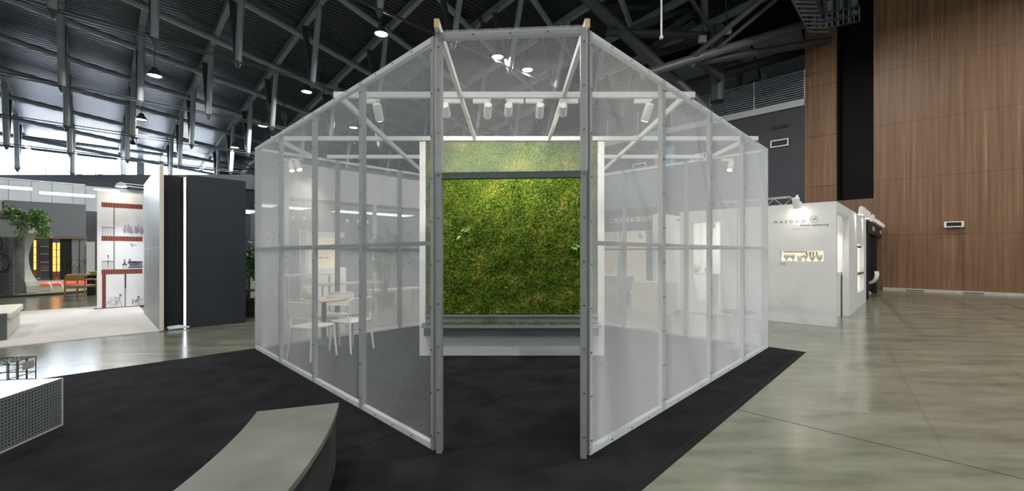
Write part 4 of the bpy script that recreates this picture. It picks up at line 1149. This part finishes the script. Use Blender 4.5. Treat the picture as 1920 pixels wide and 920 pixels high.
pal = thing('indoor_palm', 'large green palm behind the storefront glass', 'plant', W(uv(fv(148, 474, VF + 1))[0], VF + 1, .2))
pts = []
base = fv(146, 505, VF + 1)
for k_ in range(9):
    a = random.uniform(0, 6.28); L_ = random.uniform(.5, .9)
    st_ = [base + Vector((math.cos(a) * L_ * f_, math.sin(a) * L_ * f_, 1.3 * f_ - .9 * f_ * f_ * (1 + .3 * k_ / 9))) for f_ in (0, .25, .5, .75, 1)]
    MB().tube(st_, .012, 5).build('frond_stem', M_leafd, pal, world=True)
    for f_ in range(60):
        t_ = random.random(); i = min(3, int(t_ * 4)); q = st_[i].lerp(st_[i+1], t_ * 4 - i); pts.append(tuple(q))
leaves('fronds', pts, .22, M_leaf, pal); MB().lathe([(.2, 0), (.26, .5), (.24, .5)], n=16).build('pot', M_black, pal)

# glass balustrade above the storefront
gbz = thing('glass_balustrade', 'glass balustrade with thin posts above the grey fascia', 'balustrade', W(uv(fv(90, 474))[0], VF + .4, 3.8))
xs = [-40, -20, 16, 59, 98, 137, 160]
for a, c_ in zip(xs[:-1], xs[1:]):
    fbox(a + .6, c_ - .6, 3.82, 4.75, VF + .38, VF + .40, 'glass_pane', M_glass, gbz); fbox(c_ - .5, c_ + .5, 3.8, 4.76, VF + .36, VF + .42, 'post', M_steel, gbz)
fbox(-40, 160, 4.75, 4.79, VF + .35, VF + .43, 'handrail', M_ss, gbz)
for (x0, x1, z0, nm) in ((74, 178, 4.35, 'long bright linear lamp beyond the glass balustrade'), (-30, 60, 4.5, 'bright linear lamp beyond the balustrade at the left edge')):
    ll = thing('linear_lamp', nm, 'lamp', W(uv(fv((x0 + x1) / 2, 474, VF + 2.5))[0], VF + 2.5, z0))
    fbox(x0, x1, z0 + .03, z0 + .14, VF + 2.4, VF + 2.5, 'diffuser', mat('linear_glow', (255, 255, 255), .5, emit=(235, 244, 255), estr=14), ll); fbox(x0, x1, z0 + .14, z0 + .2, VF + 2.38, VF + 2.55, 'housing', M_white, ll)
# pale wall added for the reflected window glow behind the balustrade and dark bulkhead under the windows
bk_ = struct(uvbox(MB(), -25, 4, VF + 5.5, VF + 5.8, 0, 5.3).build('wall_glow_backdrop', mat('pale_wall', (222, 228, 232), .7)))
bh = struct(MB().box(P(-120, 0, 25).x, P(470, 0, 25).x, 25, 25.6, P(0, 354, 25).z, P(0, 327, 25).z).build('trim_1', M_darkgrey))
bh2 = struct(MB().box(P(300, 0, 25).x, P(800, 0, 25).x, 25.6, 26, 0, P(0, 352, 25).z).build('wall_far', M_darkgrey))

# ================================================================== BOOTHS BEHIND THE LEFT SCREENS
bwall = thing('grey_booth_wall', 'tall light grey booth wall seen through the left screens', 'wall', on_v(690, 600, 12.0) * Vector((1, 1, 0)) if False else W(uv(on_v(690, 474, 12))[0], 12))
ua, ub = uv(on_v(535, 474, 12))[0], uv(on_v(905, 474, 12))[0]
n_ = 5
for i in range(n_):
    uvbox(MB(), ua + (ub - ua) * i / n_ + .003, ua + (ub - ua) * (i + 1) / n_ - .003, 12, 12.1, 2.95, 3.87).build('fascia_panel', M_lightgrey, bwall, world=True)
uvbox(MB(), ua, ub, 14.6, 14.7, 0, 3.87).build('back_wall', M_grey, bwall, world=True)
for f_ in (0, .36, .7, .985):
    uvbox(MB(), ua + (ub - ua) * f_, ua + (ub - ua) * f_ + .09, 12, 12.1, 0, 2.95).build('column', M_lightgrey, bwall, world=True)
uvbox(MB(), ua, ub, 12.1, 12.2, 2.88, 2.94).build('lamp_rail', M_black, bwall, world=True)
def small_spot(loc, label, group, target=None, watts=0, s=1.0, angle=70):
    t = thing('booth_spotlight', label, 'spotlight', loc, 0, group)
    tg = Vector(target) if target is not None else Vector(loc) + Vector((0, -.25, -1))
    dr = (tg - Vector(loc)).normalized()
    MB().tube([(0, 0, 0), (0, 0, -.09 * s)], .012 * s, 8).build('arm', M_whitepl, t)
    a = Vector((0, 0, -.09 * s)) - dr * .06 * s
    hd = MB().tube([a, a + dr * .17 * s], .05 * s, 14).build('lamp_head', M_whitepl, t)
    MB().tube([a + dr * .168 * s, a + dr * .176 * s], .044 * s, 14).build('lens', M_lamp if watts else M_white, hd)
    if watts: spot(t, Vector(loc) + a + dr * .21 * s, tg, watts, angle)
for i, x in enumerate((549, 570, 586, 651, 671, 689, 704)):
    q = on_v(x, 412, 12.15); q.z = 2.36
    hg = thing('booth_downlight', f'small glowing downlight seen through the left screens, {ORD[i]} from the left', 'spotlight', q, 0, 'downlights behind the left screens')
    MB().lathe([(.03, .1), (.045, .09), (.05, 0), (.045, 0)], n=12).build('lamp_head', M_whitepl, hg)
    MB().lathe([(0, .0), (.044, .002)], n=12).build('lens', M_lamp, hg)
    MB().tube([(0, 0, .1), (0, 0, .53)], .006, 5).build('cable', M_cable, hg)
    if i % 2 == 0: spot(hg, q - Vector((0, 0, .05)), q - Vector((0, 0, 2)), 60, 100)
for i, (x0, x1, y) in enumerate(((490, 522, 384), (540, 585, 388), (636, 705, 395), (708, 778, 400))):
    a = on_v(x0, y, 12.6); c_ = on_v(x1, y, 12.6)
    pn = thing('led_panel', f'flat pale ceiling light panel behind the left screens, {ORD[i]} from the left', 'lamp', a, AU, 'ceiling light panels behind the left screens')
    L_ = (c_ - a).length; L_ = abs(uv(c_)[0] - uv(a)[0])
    MB().box(0, L_, 0, .7, .02, .06).build('housing', M_white, pn); MB().box(.02, L_ - .02, .02, .68, .012, .02).build('diffuser', mat('panel_glow', (250, 250, 250), .5, emit=(240, 246, 255), estr=1.6), pn)
    MB().tube([(L_ / 2, .35, .06), (L_ / 2, .35, 2)], .006, 5).build('cable', M_cable, pn)
# benches and tables behind
def low_table(u_c, v_c, L_, Wd, h_, label, top):
    t = thing('display_table', label, 'table', W(u_c, v_c), AU)
    MB().box(-L_/2, L_/2, -Wd/2, Wd/2, h_ - .035, h_).build('tabletop', top, t)
    for sx_ in (-1, 1):
        for sy_ in (-1, 1): MB().box(sx_*(L_/2-.03)-.015, sx_*(L_/2-.03)+.015, sy_*(Wd/2-.03)-.015, sy_*(Wd/2-.03)+.015, 0, h_ - .035).build('leg', M_steel_d, t)
    return t
q = uv(on_v(655, 474, 9.9)); low_table(q[0], 9.9, 1.5, .5, .75, 'long pale table behind the left rear screen', mat('pale_oak', (205, 190, 168), .5))
q = uv(on_v(740, 474, 10.6)); low_table(q[0], 10.6, 1.5, .5, .46, 'low pale bench table beside the moss wall, behind the rear screen', mat('pale_oak', (205, 190, 168), .5))
q = uv(on_v(580, 474, 10.7)); low_table(q[0], 10.7, 1.2, .5, .95, 'tall narrow table behind the far left screens', M_white)
ld = thing('ladder_shelf', 'white open ladder shelf seen through the second left screen', 'shelf', W(uv(on_v(570, 474, 11.2))[0], 11.2), AU)
for x in (-.09, .09): MB().box(x - .012, x + .012, 0, .03, 0, 2.05).build('upright', M_whitepl, ld)
for z in (.4, .8, 1.2, 1.6, 2.03): MB().box(-.09, .09, 0, .03, z - .012, z + .012).build('rung', M_whitepl, ld)
kc = thing('kitchen_counter', 'white counter unit with a warm lit niche behind the left screens', 'counter', W(uv(on_v(612, 474, 12.8))[0], 12.8), AU)
MB().box(-.55, .6, 0, .5, 0, 1.0).build('base_unit', M_white, kc); MB().box(-.55, -.4, .1, .5, 1.0, 2.1).build('side', M_white, kc)
MB().box(-.55, .6, .1, .5, 1.95, 2.1).build('canopy', M_white, kc); MB().box(-.4, .6, .48, .5, 1.0, 1.95).build('lit_back', mat('warm_panel', (236, 220, 184), .6, emit=(255, 240, 212), estr=.4), kc)
for x in (0, .2): MB().lathe([(.0, -.01), (.07, 0), (.07, .02), (.0, .03)], c=(x, .44, 1.3), n=14).build('hung_pan', mat('copper', (190, 120, 80), .3, .6), kc)

# potted trees
def potted_tree(loc, h_, label, seed, nl_=700, spread=.55):
    r_ = random.Random(seed)
    t = thing('potted_tree', label, 'plant', loc, 0, 'potted trees')
    MB().lathe([(.18, 0), (.25, .36), (.26, .4), (.22, .4), (.2, .34)], n=20).build('pot', M_black, t)
    MB().lathe([(.0, .35), (.215, .35)], n=16).build('soil', M_trunk, t)
    pts = []
    for k_ in range(3):
        a = r_.uniform(0, 6.28); top = Vector((.25 * math.cos(a), .25 * math.sin(a), h_ * r_.uniform(.72, .9)))
        mid = top * .5 + Vector((.06 * math.cos(a + 1.5), .06 * math.sin(a + 1.5), .1)); mid.z = h_ * .42
        MB().tube([(0, 0, .33), mid, top], [.025, .016, .007], 7).build('trunk', M_trunk, t)
        for b_ in range(5):
            s_ = mid.lerp(top, .2 * b_ + .15); e_ = s_ + Vector((r_.gauss(0, .28), r_.gauss(0, .28), r_.uniform(.05, .35)))
            MB().tube([s_, e_], [.007, .003], 5).build('branch', M_trunk, t)
            for _ in range(nl_ // 15):
                q = s_.lerp(e_, r_.random()) + Vector((r_.gauss(0, .10), r_.gauss(0, .10), r_.gauss(0, .12))); pts.append(tuple(q))
    leaves('foliage', pts, .10, M_leaf, t, world=False, seed=seed)
potted_tree(P(467, 474, 9.6) * Vector((1, 1, 0)) if False else Vector(((467 - 960) / F * 9.6, 9.6, 0)), 1.95, 'slender green potted tree just left of the pavilion corner', 5, 900)
potted_tree(Vector(((506 - 960) / F * 10.0, 10.0, 0)), 1.7, 'green potted tree behind the farthest left screen', 6)
potted_tree(Vector(((722 - 960) / F * 11.0, 11.0, 0)), 2.2, 'tall green potted tree beside the moss wall behind the rear screen', 8, 1100)
# dark booth behind the tree
dbk = thing('dark_booth', 'dark booth box behind the potted tree left of the pavilion', 'booth', Vector(((480 - 960) / F * 13, 13, 0)), AU)
MB().box(-1.5, -.15, 0, .15, 0, 3.2).build('wall', M_darkgrey, dbk); MB().box(-1.5, -.15, -1.2, .0, 2.7, 3.2).build('fascia', M_navy, dbk)
MB().box(-1.4, -.2, -1.0, -.1, 2.66, 2.69).build('light_panel', mat('panel_glow', (250, 250, 250), .5, emit=(240, 246, 255), estr=1.6), dbk)
bs = thing('bar_stool', 'dark wire bar stool left of the pavilion corner', 'stool', Vector(((475 - 960) / F * 9.25, 9.25, 0)), .3)
for sx_ in (-1, 1):
    for sy_ in (-1, 1): MB().tube([(sx_ * .17, sy_ * .17, 0), (sx_ * .13, sy_ * .13, .62)], .009, 6).build('leg', M_black, bs)
for z in (.2,): 
    c4_ = [(-.165, -.165, z), (.165, -.165, z), (.165, .165, z), (-.165, .165, z), (-.165, -.165, z)]
    MB().tube(c4_, .008, 6).build('foot_ring', M_black, bs)
bevel(MB().box(-.16, .16, -.16, .16, .62, .65).build('seat', M_black, bs), .01)

# ================================================================== RIGHT WHITE BOOTH
UB = 10.32
vR = uv(G(1568, 613))[1]                 # right front corner
uF = uv(G(1568, 613))[0]
HBo = 2.48
wb = thing('white_booth', 'white walled exhibition booth with a niche and side opening, right of the pavilion', 'booth', W(uF, vR), AU)
# local x = U (depth), local y = V (to the left)
Lf = 1.75
def P_v(px): return uv(on_u(px, 474, uF))[1] - vR
nx0, nx1 = P_v(1544), P_v(1463)          # niche limits (local y)
zt0 = on_u(1503, 489.5, uF).z; zt1 = on_u(1503, 470, uF).z
T = .14
front = [(0, nx0, 0, HBo), (nx1, Lf, 0, HBo), (nx0, nx1, 0, zt0), (nx0, nx1, zt1, HBo)]
fp = MB()
for (y0, y1, z0, z1) in front: fp.box(0, T, y0, y1, z0, z1)
fp.build('front_wall', M_white, wb)
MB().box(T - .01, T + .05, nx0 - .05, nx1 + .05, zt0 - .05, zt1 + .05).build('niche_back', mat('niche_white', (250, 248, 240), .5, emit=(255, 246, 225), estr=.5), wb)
for i, (a, b_, z, mm) in enumerate(((.42, .95, .9, M_greenwood), (.72, .95, .45, M_black), (.44, .55, .45, M_trunk))):
    y0 = nx0 + (nx1 - nx0) * a; y1 = nx0 + (nx1 - nx0) * b_; zz = zt0 + (zt1 - zt0) * z
    MB().box(T - .05, T - .01, y0, y1, zz - .008, zz + .008).build('niche_rod', mm, wb)
for i, f_ in enumerate((.17, .25, .32, .40)):
    y = nx0 + (nx1 - nx0) * f_; MB().box(T - .05, T - .01, y - .007, y + .007, zt0 + .08, zt1 - .02).build('niche_peg', (M_greenwood, M_greenwood, M_trunk, M_greenwood)[i], wb)
# side along U
t1, t2, t3, t4, t5, t6 = .25, 1.95, 3.7, 5.3, 5.95, 6.6
MB().box(T, t2 + .05, 0, .12, 2.28, HBo).build('side_lintel', M_white, wb)
sdw = MB(); sdw.box(t2, t3, 0, .12, 0, HBo); sdw.box(t4, t5, 0, .12, 0, HBo); sdw.box(t3, t4, 0, .12, 0, .42); sdw.box(t3, t4, 0, .12, 1.72, HBo); sdw.build('side_wall', M_white, wb)
MB().box(t3, t4, .10, .5, .42, 1.72).build('side_niche', mat('niche_white', (250, 248, 240), .5), wb)
MB().box(t3 - .02, t3 + .7, -.02, .1, 1.60, 1.64).build('shelf', M_black, wb); MB().box(t3, t4, -.0, .1, .88, .91).build('shelf', M_trunk, wb)
MB().box(t5, t6, .25, .4, 0, HBo - .1).build('side_return', M_white, wb)
MB().box(T, t6, 1.65, 1.75, 0, HBo).build('inner_wall', M_white, wb)
MB().box(2.2, 2.3, .12, 1.65, 0, HBo).build('cross_wall', M_white, wb)
MB().box(1.7, 2.2, .15, 1.2, 0, 1.02).build('drawer_unit', M_whitepl, wb)
for z0 in (.36, .72): MB().box(1.69, 1.70, .2, 1.1, z0, z0 + .24).build('drawer', mat('cream_front', (236, 232, 212), .5), wb)
M_print = mat('print_grey', (150, 146, 138), .6)
for z in (1.25, 1.3, 1.42, 1.46): MB().box(2.195, 2.2, .3, .95, z, z + .012).build('printed_line', M_print, wb)
# writing on the front
rotF = (math.pi / 2, 0, -math.pi / 2)
def wpos(px, py): q = on_u(px, py, uF); return (-.003, uv(q)[1] - vR, q.z)
M_ink2 = mat('faint_ink', (112, 108, 98), .6)
text_part('lettering', 'MASONO', .085, M_ink2, wb, wpos(1480, 415.5), rotF, .002, spacing=1.9)
text_part('lettering', 'Atelier Gathering', .058, mat('brown_ink', (84, 78, 68), .6), wb, wpos(1526, 421.5), rotF, .002, spacing=1.15)
text_part('lettering', '—  —  –  —', .05, M_ink2, wb, wpos(1502, 428.5), rotF, .002)
q = wpos(1503, 414); MB().box(-.004, 0, q[1] - .002, q[1] + .002, q[2] - .08, q[2] + .08).build('divider_line', M_ink2, wb)
q = wpos(1526, 410.5)
MB().tube([(q[0], q[1] + .062 * math.cos(a), q[2] + .066 * math.sin(a)) for a in [i * math.pi / 12 for i in range(25)]], .0028, 5).build('emblem_ring', M_ink2, wb)
mb = MB()
for a_, c_ in (((-.035, -.01), (-.012, .02)), ((-.012, .02), (.0, -.02)), ((.0, -.02), (.02, .035)), ((.02, .035), (.012, -.015)), ((.012, -.015), (.04, .01)), ((-.03, -.025), (.035, .03))):
    mb.tube([(q[0], q[1] - a_[0], q[2] + a_[1]), (q[0], q[1] - c_[0], q[2] + c_[1])], .0022, 5)
mb.build('emblem_script', M_ink2, wb)
q = wpos(1468.5, 493); MB().box(-.006, 0, q[1] - .055, q[1] + .055, q[2] - .03, q[2] + .03).build('caption_card', mat('caption_grey', (200, 198, 206), .5), wb)
# goblets in the niche
M_gob = mat('celadon', (214, 212, 192), .35)
prs = [[(.028, 0), (.012, .012), (.012, .03), (.032, .045), (.04, .1), (.036, .1)], [(.026, 0), (.01, .01), (.012, .03), (.035, .05), (.03, .075), (.04, .1), (.036, .1)],
       [(.03, 0), (.024, .01), (.036, .03), (.04, .085), (.034, .085)], [(.026, 0), (.01, .012), (.012, .04), (.03, .06), (.045, .1), (.04, .1)],
       [(.026, 0), (.01, .012), (.034, .035), (.044, .06), (.036, .09), (.03, .09)], [(.028, 0), (.014, .012), (.034, .03), (.042, .06), (.044, .1), (.038, .1)]]
gl = ['slim flared', 'waisted', 'stout', 'wide-rimmed', 'round-bellied', 'tall straight']
for i, x in enumerate((1473.5, 1485.5, 1498, 1509.5, 1522, 1535.5)):
    q = on_u(x, 489, uF); loc = W(uF + .06, uv(q)[1], zt0)
    g_ = thing('goblet', f'{gl[i]} pale goblet in the booth niche, {ORD[i]} from the left', 'goblet', loc, 0, 'goblets in the booth niche')
    k_ = 3
    MB().lathe([(r_ * 1.15, z * 1.35) for r_, z in prs[i][:k_]], n=16).build('foot', M_gob, g_); MB().lathe([(r_ * 1.15, z * 1.35) for r_, z in prs[i][k_-1:]], n=16).build('bowl', M_gob, g_)
gsb = 'spotlights on the booth tops'
small_spot(W(uF - .22, vR + P_v(1497), 2.62), 'bright spotlight above the lettering on the white booth front', gsb, W(uF + .0, vR + P_v(1500), 1.9), 1.3, 1.3, 100)
# arm for it
fa = thing('spotlight_arm', 'short white arm clamped on the white booth front top', 'bracket', W(uF, vR + P_v(1499), HBo))
MB().bar((0, 0, .02), tuple(W(-.22, 0, .15)), .03, .03).build('arm', M_whitepl, fa); MB().box(-.03, .03, -.03, .03, 0, .04).build('clamp', M_whitepl, fa)
small_spot(W(uF + 1.7, vR + .9, 2.42), 'spotlight glowing inside the white booth opening', gsb, W(uF + 2.2, vR + .6, 1.2), 40, 1.3, 110)
for i, tt_ in enumerate((3.2, 3.6, 4.2, 4.9, 6.3)):
    small_spot(W(uF + tt_, vR - .12, HBo + .16), f'white spotlight on the white booth side top, {ORD[i]} from the front', gsb, W(uF + tt_ + .1, vR + .05, 1.4), 4 if i in (0, 3) else 0, 1.1, 80)
# truss end on top of the booth
tr = thing('lighting_truss', 'short aluminium lighting truss on the booth roof by the pavilion corner', 'truss', W(uF + .5, vR + P_v(1476), HBo), AV)
for y in (0, .2):
    for z in (0.02, .2): MB().tube([(0, y, z), (1.4, y, z)], .016, 6).build('chord', M_ss, tr)
for i in range(8): MB().tube([(i * .175, 0, .02 if i % 2 else .2), ((i + 1) * .175, 0, .2 if i % 2 else .02)], .01, 5).build('web', M_ss, tr)

# black booth beyond
bb = thing('black_booth', 'narrow black booth with fabric drape beyond the white booth', 'booth', W(uF + t6, vR), AU)
HK = 2.46
MB().box(.1, 6.6, -.02, .15, 2.08, HK).build('fascia', mat('dark_brown_paint', (48, 38, 32), .6), bb)
for x in (.1, 3.2, 6.5): MB().box(x, x + .1, 0, .15, 0, HK).build('post', M_black, bb)
MB().box(.2, 6.6, 2.2, 2.3, 0, HK).build('back_wall', M_black, bb); MB().box(.1, .16, .15, 2.2, 0, HK).build('cheek', M_darkgrey, bb)
MB().box(3.2, 3.3, .15, 2.2, 0, HK).build('divider', M_black, bb)
for x in (1.6, 4.8):
    MB().box(x - .35, x + .35, -.03, -.02, 2.2, 2.34).build('name_plate', M_lightgrey, bb)
mb = MB(); n = 40; vs = []
for i in range(n + 1):
    x = 4.2 + 1.9 * i / n; y = .3 + .1 * math.sin(i * 1.3) + .03 * math.sin(i * 3.1)
    vs += [(x, y, .1 + .2 * math.sin(i * .4)), (x, y * .8, 2.05)]
mb.add(vs, [(2*i, 2*i+2, 2*i+3, 2*i+1) for i in range(n)], True); mb.build('drape', mat('beige_fabric', (190, 182, 170), .9, noise=.15, nscale=3), bb)
# shell chair
pc_ = W(uF + t6 + 1.5, vR + .12)
sc_ = thing('shell_chair', 'white cantilevered plastic chair in front of the black booth', 'chair', pc_, AU)
prof = [(-.28, .84), (-.30, .74), (-.27, .6), (-.2, .48), (-.08, .42), (.12, .42), (.2, .38), (.17, .28), (.02, .16), (-.08, .06), (-.02, .012), (.2, .01)]
wds = [.17, .23, .25, .25, .245, .24, .2, .14, .12, .17, .23, .24]
def shell(i0, i1, nm):
    mb = MB()
    for off in (0, .012):
        vs = []
        for (y, z), wd in zip(prof[i0:i1], wds[i0:i1]):
            for j in range(9):
                a = j / 8 - .5; vs.append((a * 2 * wd, y + (.10 * (2 * a) ** 2 if z > .4 else 0) , z + off + (.04 * (2 * a) ** 2 if z < .5 else 0)))
        k_ = i1 - i0
        mb.add(vs, [(i*9+j, i*9+j+1, (i+1)*9+j+1, (i+1)*9+j) for i in range(k_ - 1) for j in range(8)], True)
    mb.build(nm, M_whitepl, sc_)
shell(0, 5, 'backrest'); shell(4, 7, 'seat'); shell(6, 12, 'base')
for i in range(9):
    small_spot(W(uF + t6 + .5 + i * .7, vR - .1, HK + .14), f'small spotlight on the black booth top, {ORD[i]} from the white booth', gsb, W(uF + t6 + .5 + i * .7, vR + .3, 1.2), 0, .6)

# ================================================================== BOOTHS BEHIND THE RIGHT SCREENS
b2 = thing('open_white_booth', 'bright open white booth behind the right screens', 'booth', W(uF, vR + 2.0), AU)
MB().box(2.9, 3.0, -.2, 1.7, 0, HBo).build('back_wall', M_white, b2)
MB().box(0, .15, -.2, .15, 0, HBo).build('pillar', M_white, b2); MB().box(0, .25, .85, 1.1, 0, HBo).build('pillar', M_white, b2)
MB().box(0, .12, .15, .85, 2.2, HBo).build('fascia', M_white, b2)
MB().box(0, 2.9, 1.6, 1.7, 0, HBo).build('side_wall', M_white, b2)
MB().box(0, 2.9, -.2, 1.6, 0.001, .03).build('booth_floor', M_palecarpet, b2)
MB().box(1.6, 2.0, .1, 1.55, .85, .9).build('display_shelf', M_lightgrey, b2); MB().box(1.7, 1.9, .8, 1.0, .03, .85).build('shelf_support', M_lightgrey, b2)
MB().box(1.0, 1.06, -.2, 1.6, 2.35, 2.4).build('lamp_rail', M_steel, b2)
for i in range(3):
    yy = .1 + i * .6
    small_spot(W(uF + 1.03, vR + 2.0 + yy, 2.35), f'spotlight inside the open white booth, {ORD[i]} from its right end', gsb, W(uF + 2.9, vR + 2.0 + yy, 1.2), 45, 1.3, 110)
for i, (yy, rr, lab) in enumerate(((1.4, .14, 'round grey ceramic pot on the white booth shelf, left one'), (1.05, .11, 'low grey ceramic pot on the white booth shelf, middle one'), (.4, .08, 'small pale pot on the white booth shelf, right one'))):
    o = tag(MB().lathe([(rr * .5, 0), (rr, rr * .6), (rr * .9, rr * 1.3), (rr * .5, rr * 1.6), (rr * .45, rr * 1.55)], n=20).build('ceramic_pot', mat('grey_ceramic', (150, 148, 142), .5)), lab, 'pot', 'pots on the booth shelf')
    o.location = W(uF + 1.8, vR + 2.0 + yy, .901)
sk = thing('wooden_stump_table', 'pale wooden pedestal between the grey and white booths behind the mesh', 'pedestal', W(uF - .45, vR + 3.55), AU)
MB().box(-.3, .3, -.45, .45, 0, .72).build('body', mat('pale_oak', (205, 190, 168), .5), sk); MB().box(-.31, .31, -.46, .46, .722, .74).build('top', mat('pale_oak', (205, 190, 168), .5), sk)

g3 = thing('grey_name_booth', 'tall grey booth with white company lettering on its fascia behind the right screens', 'booth', W(uF + .6, vR + 3.85), AU)
M_taupe = mat('taupe_paint', (62, 61, 57), .7)
MB().box(0, .15, 0, 4.6, 2.1, 2.75).build('fascia', M_taupe, g3); MB().box(.02, .15, 0, 4.6, 2.752, 3.9).build('upper_fascia', M_grey, g3)
MB().box(-.16, -.005, .02, .18, 0, 2.5).build('pillar', M_white, g3); MB().box(2.8, 2.9, 0, 4.6, 0, 2.6).build('back_wall', mat('warm_wall', (190, 180, 166), .7), g3)
MB().box(0, .15, 1.3, 1.38, 0, 2.1).build('post', M_lightgrey, g3); MB().box(.5, 2.8, .6, .7, 0, 2.1).build('inner_partition', M_grey, g3)
yl_ = uv(on_u(1181, 474, uF + .6))[1] - (vR + 3.85); zl_ = on_u(1181, 412.5, uF + .6).z
text_part('lettering', '二拾家居有限公司', .165, M_whitepl, g3, (-.006, yl_, zl_), rotF, .005, spacing=1.05)
for i in range(3): small_spot(W(uF + 1.4, vR + 4.9 + i * .8, 2.1), f'spotlight under the grey booth fascia, {ORD[i]} from the right', gsb, W(uF + 3.3, vR + 4.9 + i * .8, 1.0), 25, 1.2, 110)
ct = thing('draped_table', 'white draped table with small bottles in the grey booth', 'table', W(uF + 1.4, vR + 6.0), AU)
MB().box(-.3, .3, -.7, .7, .72, .75).build('tabletop', M_white, ct); MB().box(-.31, -.3, -.71, .71, .35, .75).build('cloth_front', M_lightgrey, ct); MB().box(-.3, .3, -.72, -.7, .3, .75).build('cloth_side', M_lightgrey, ct)
for y in (-.6, .6): MB().box(-.25, .25, y - .03, y + .03, 0, .72).build('leg', M_steel_d, ct)
for i, y in enumerate((-.5, -.3, -.15, .1)):
    h_ = (.16, .26, .12, .2)[i]; o = tag(MB().lathe([(.04, 0), (.04, h_ * .6), (.015, h_ * .75), (.015, h_)], n=12).build('bottle', M_whitepl), f'small pale bottle on the draped table, {ORD[i]} from the right', 'bottle', 'bottles on the draped table'); o.location = W(uF + 1.35, vR + 6.0 + y, .751)

# chain hoists hanging from the roof nodes
for (x, y, d, lab) in ((604, 152, 20, 'black chain hoist hanging above the left slope of the pavilion'), (533, 218, 23, 'black chain hoist hanging lower, above the left end of the pavilion'), (253, 252, 22, 'black chain hoist hanging above the bright window strip')):
    p = P(x, y, d); t = thing('chain_hoist', lab, 'hoist', p, .6)
    bevel(MB().box(-.14, .14, -.12, .12, -.2, .3).build('motor', M_black, t), .03)
    MB().tube([(0, 0, .3), (0, 0, .8)], .03, 6).build('hook', M_steel_d, t)
    MB().tube([(0, 0, .8), (0, 0, Zr(uv(p)[1]) - p.z - .02)], .012, 5).build('chain', M_cable, t)
    MB().tube([(.05, 0, -.2), (.05, 0, -.55)], .02, 5).build('chain_tail', M_cable, t)
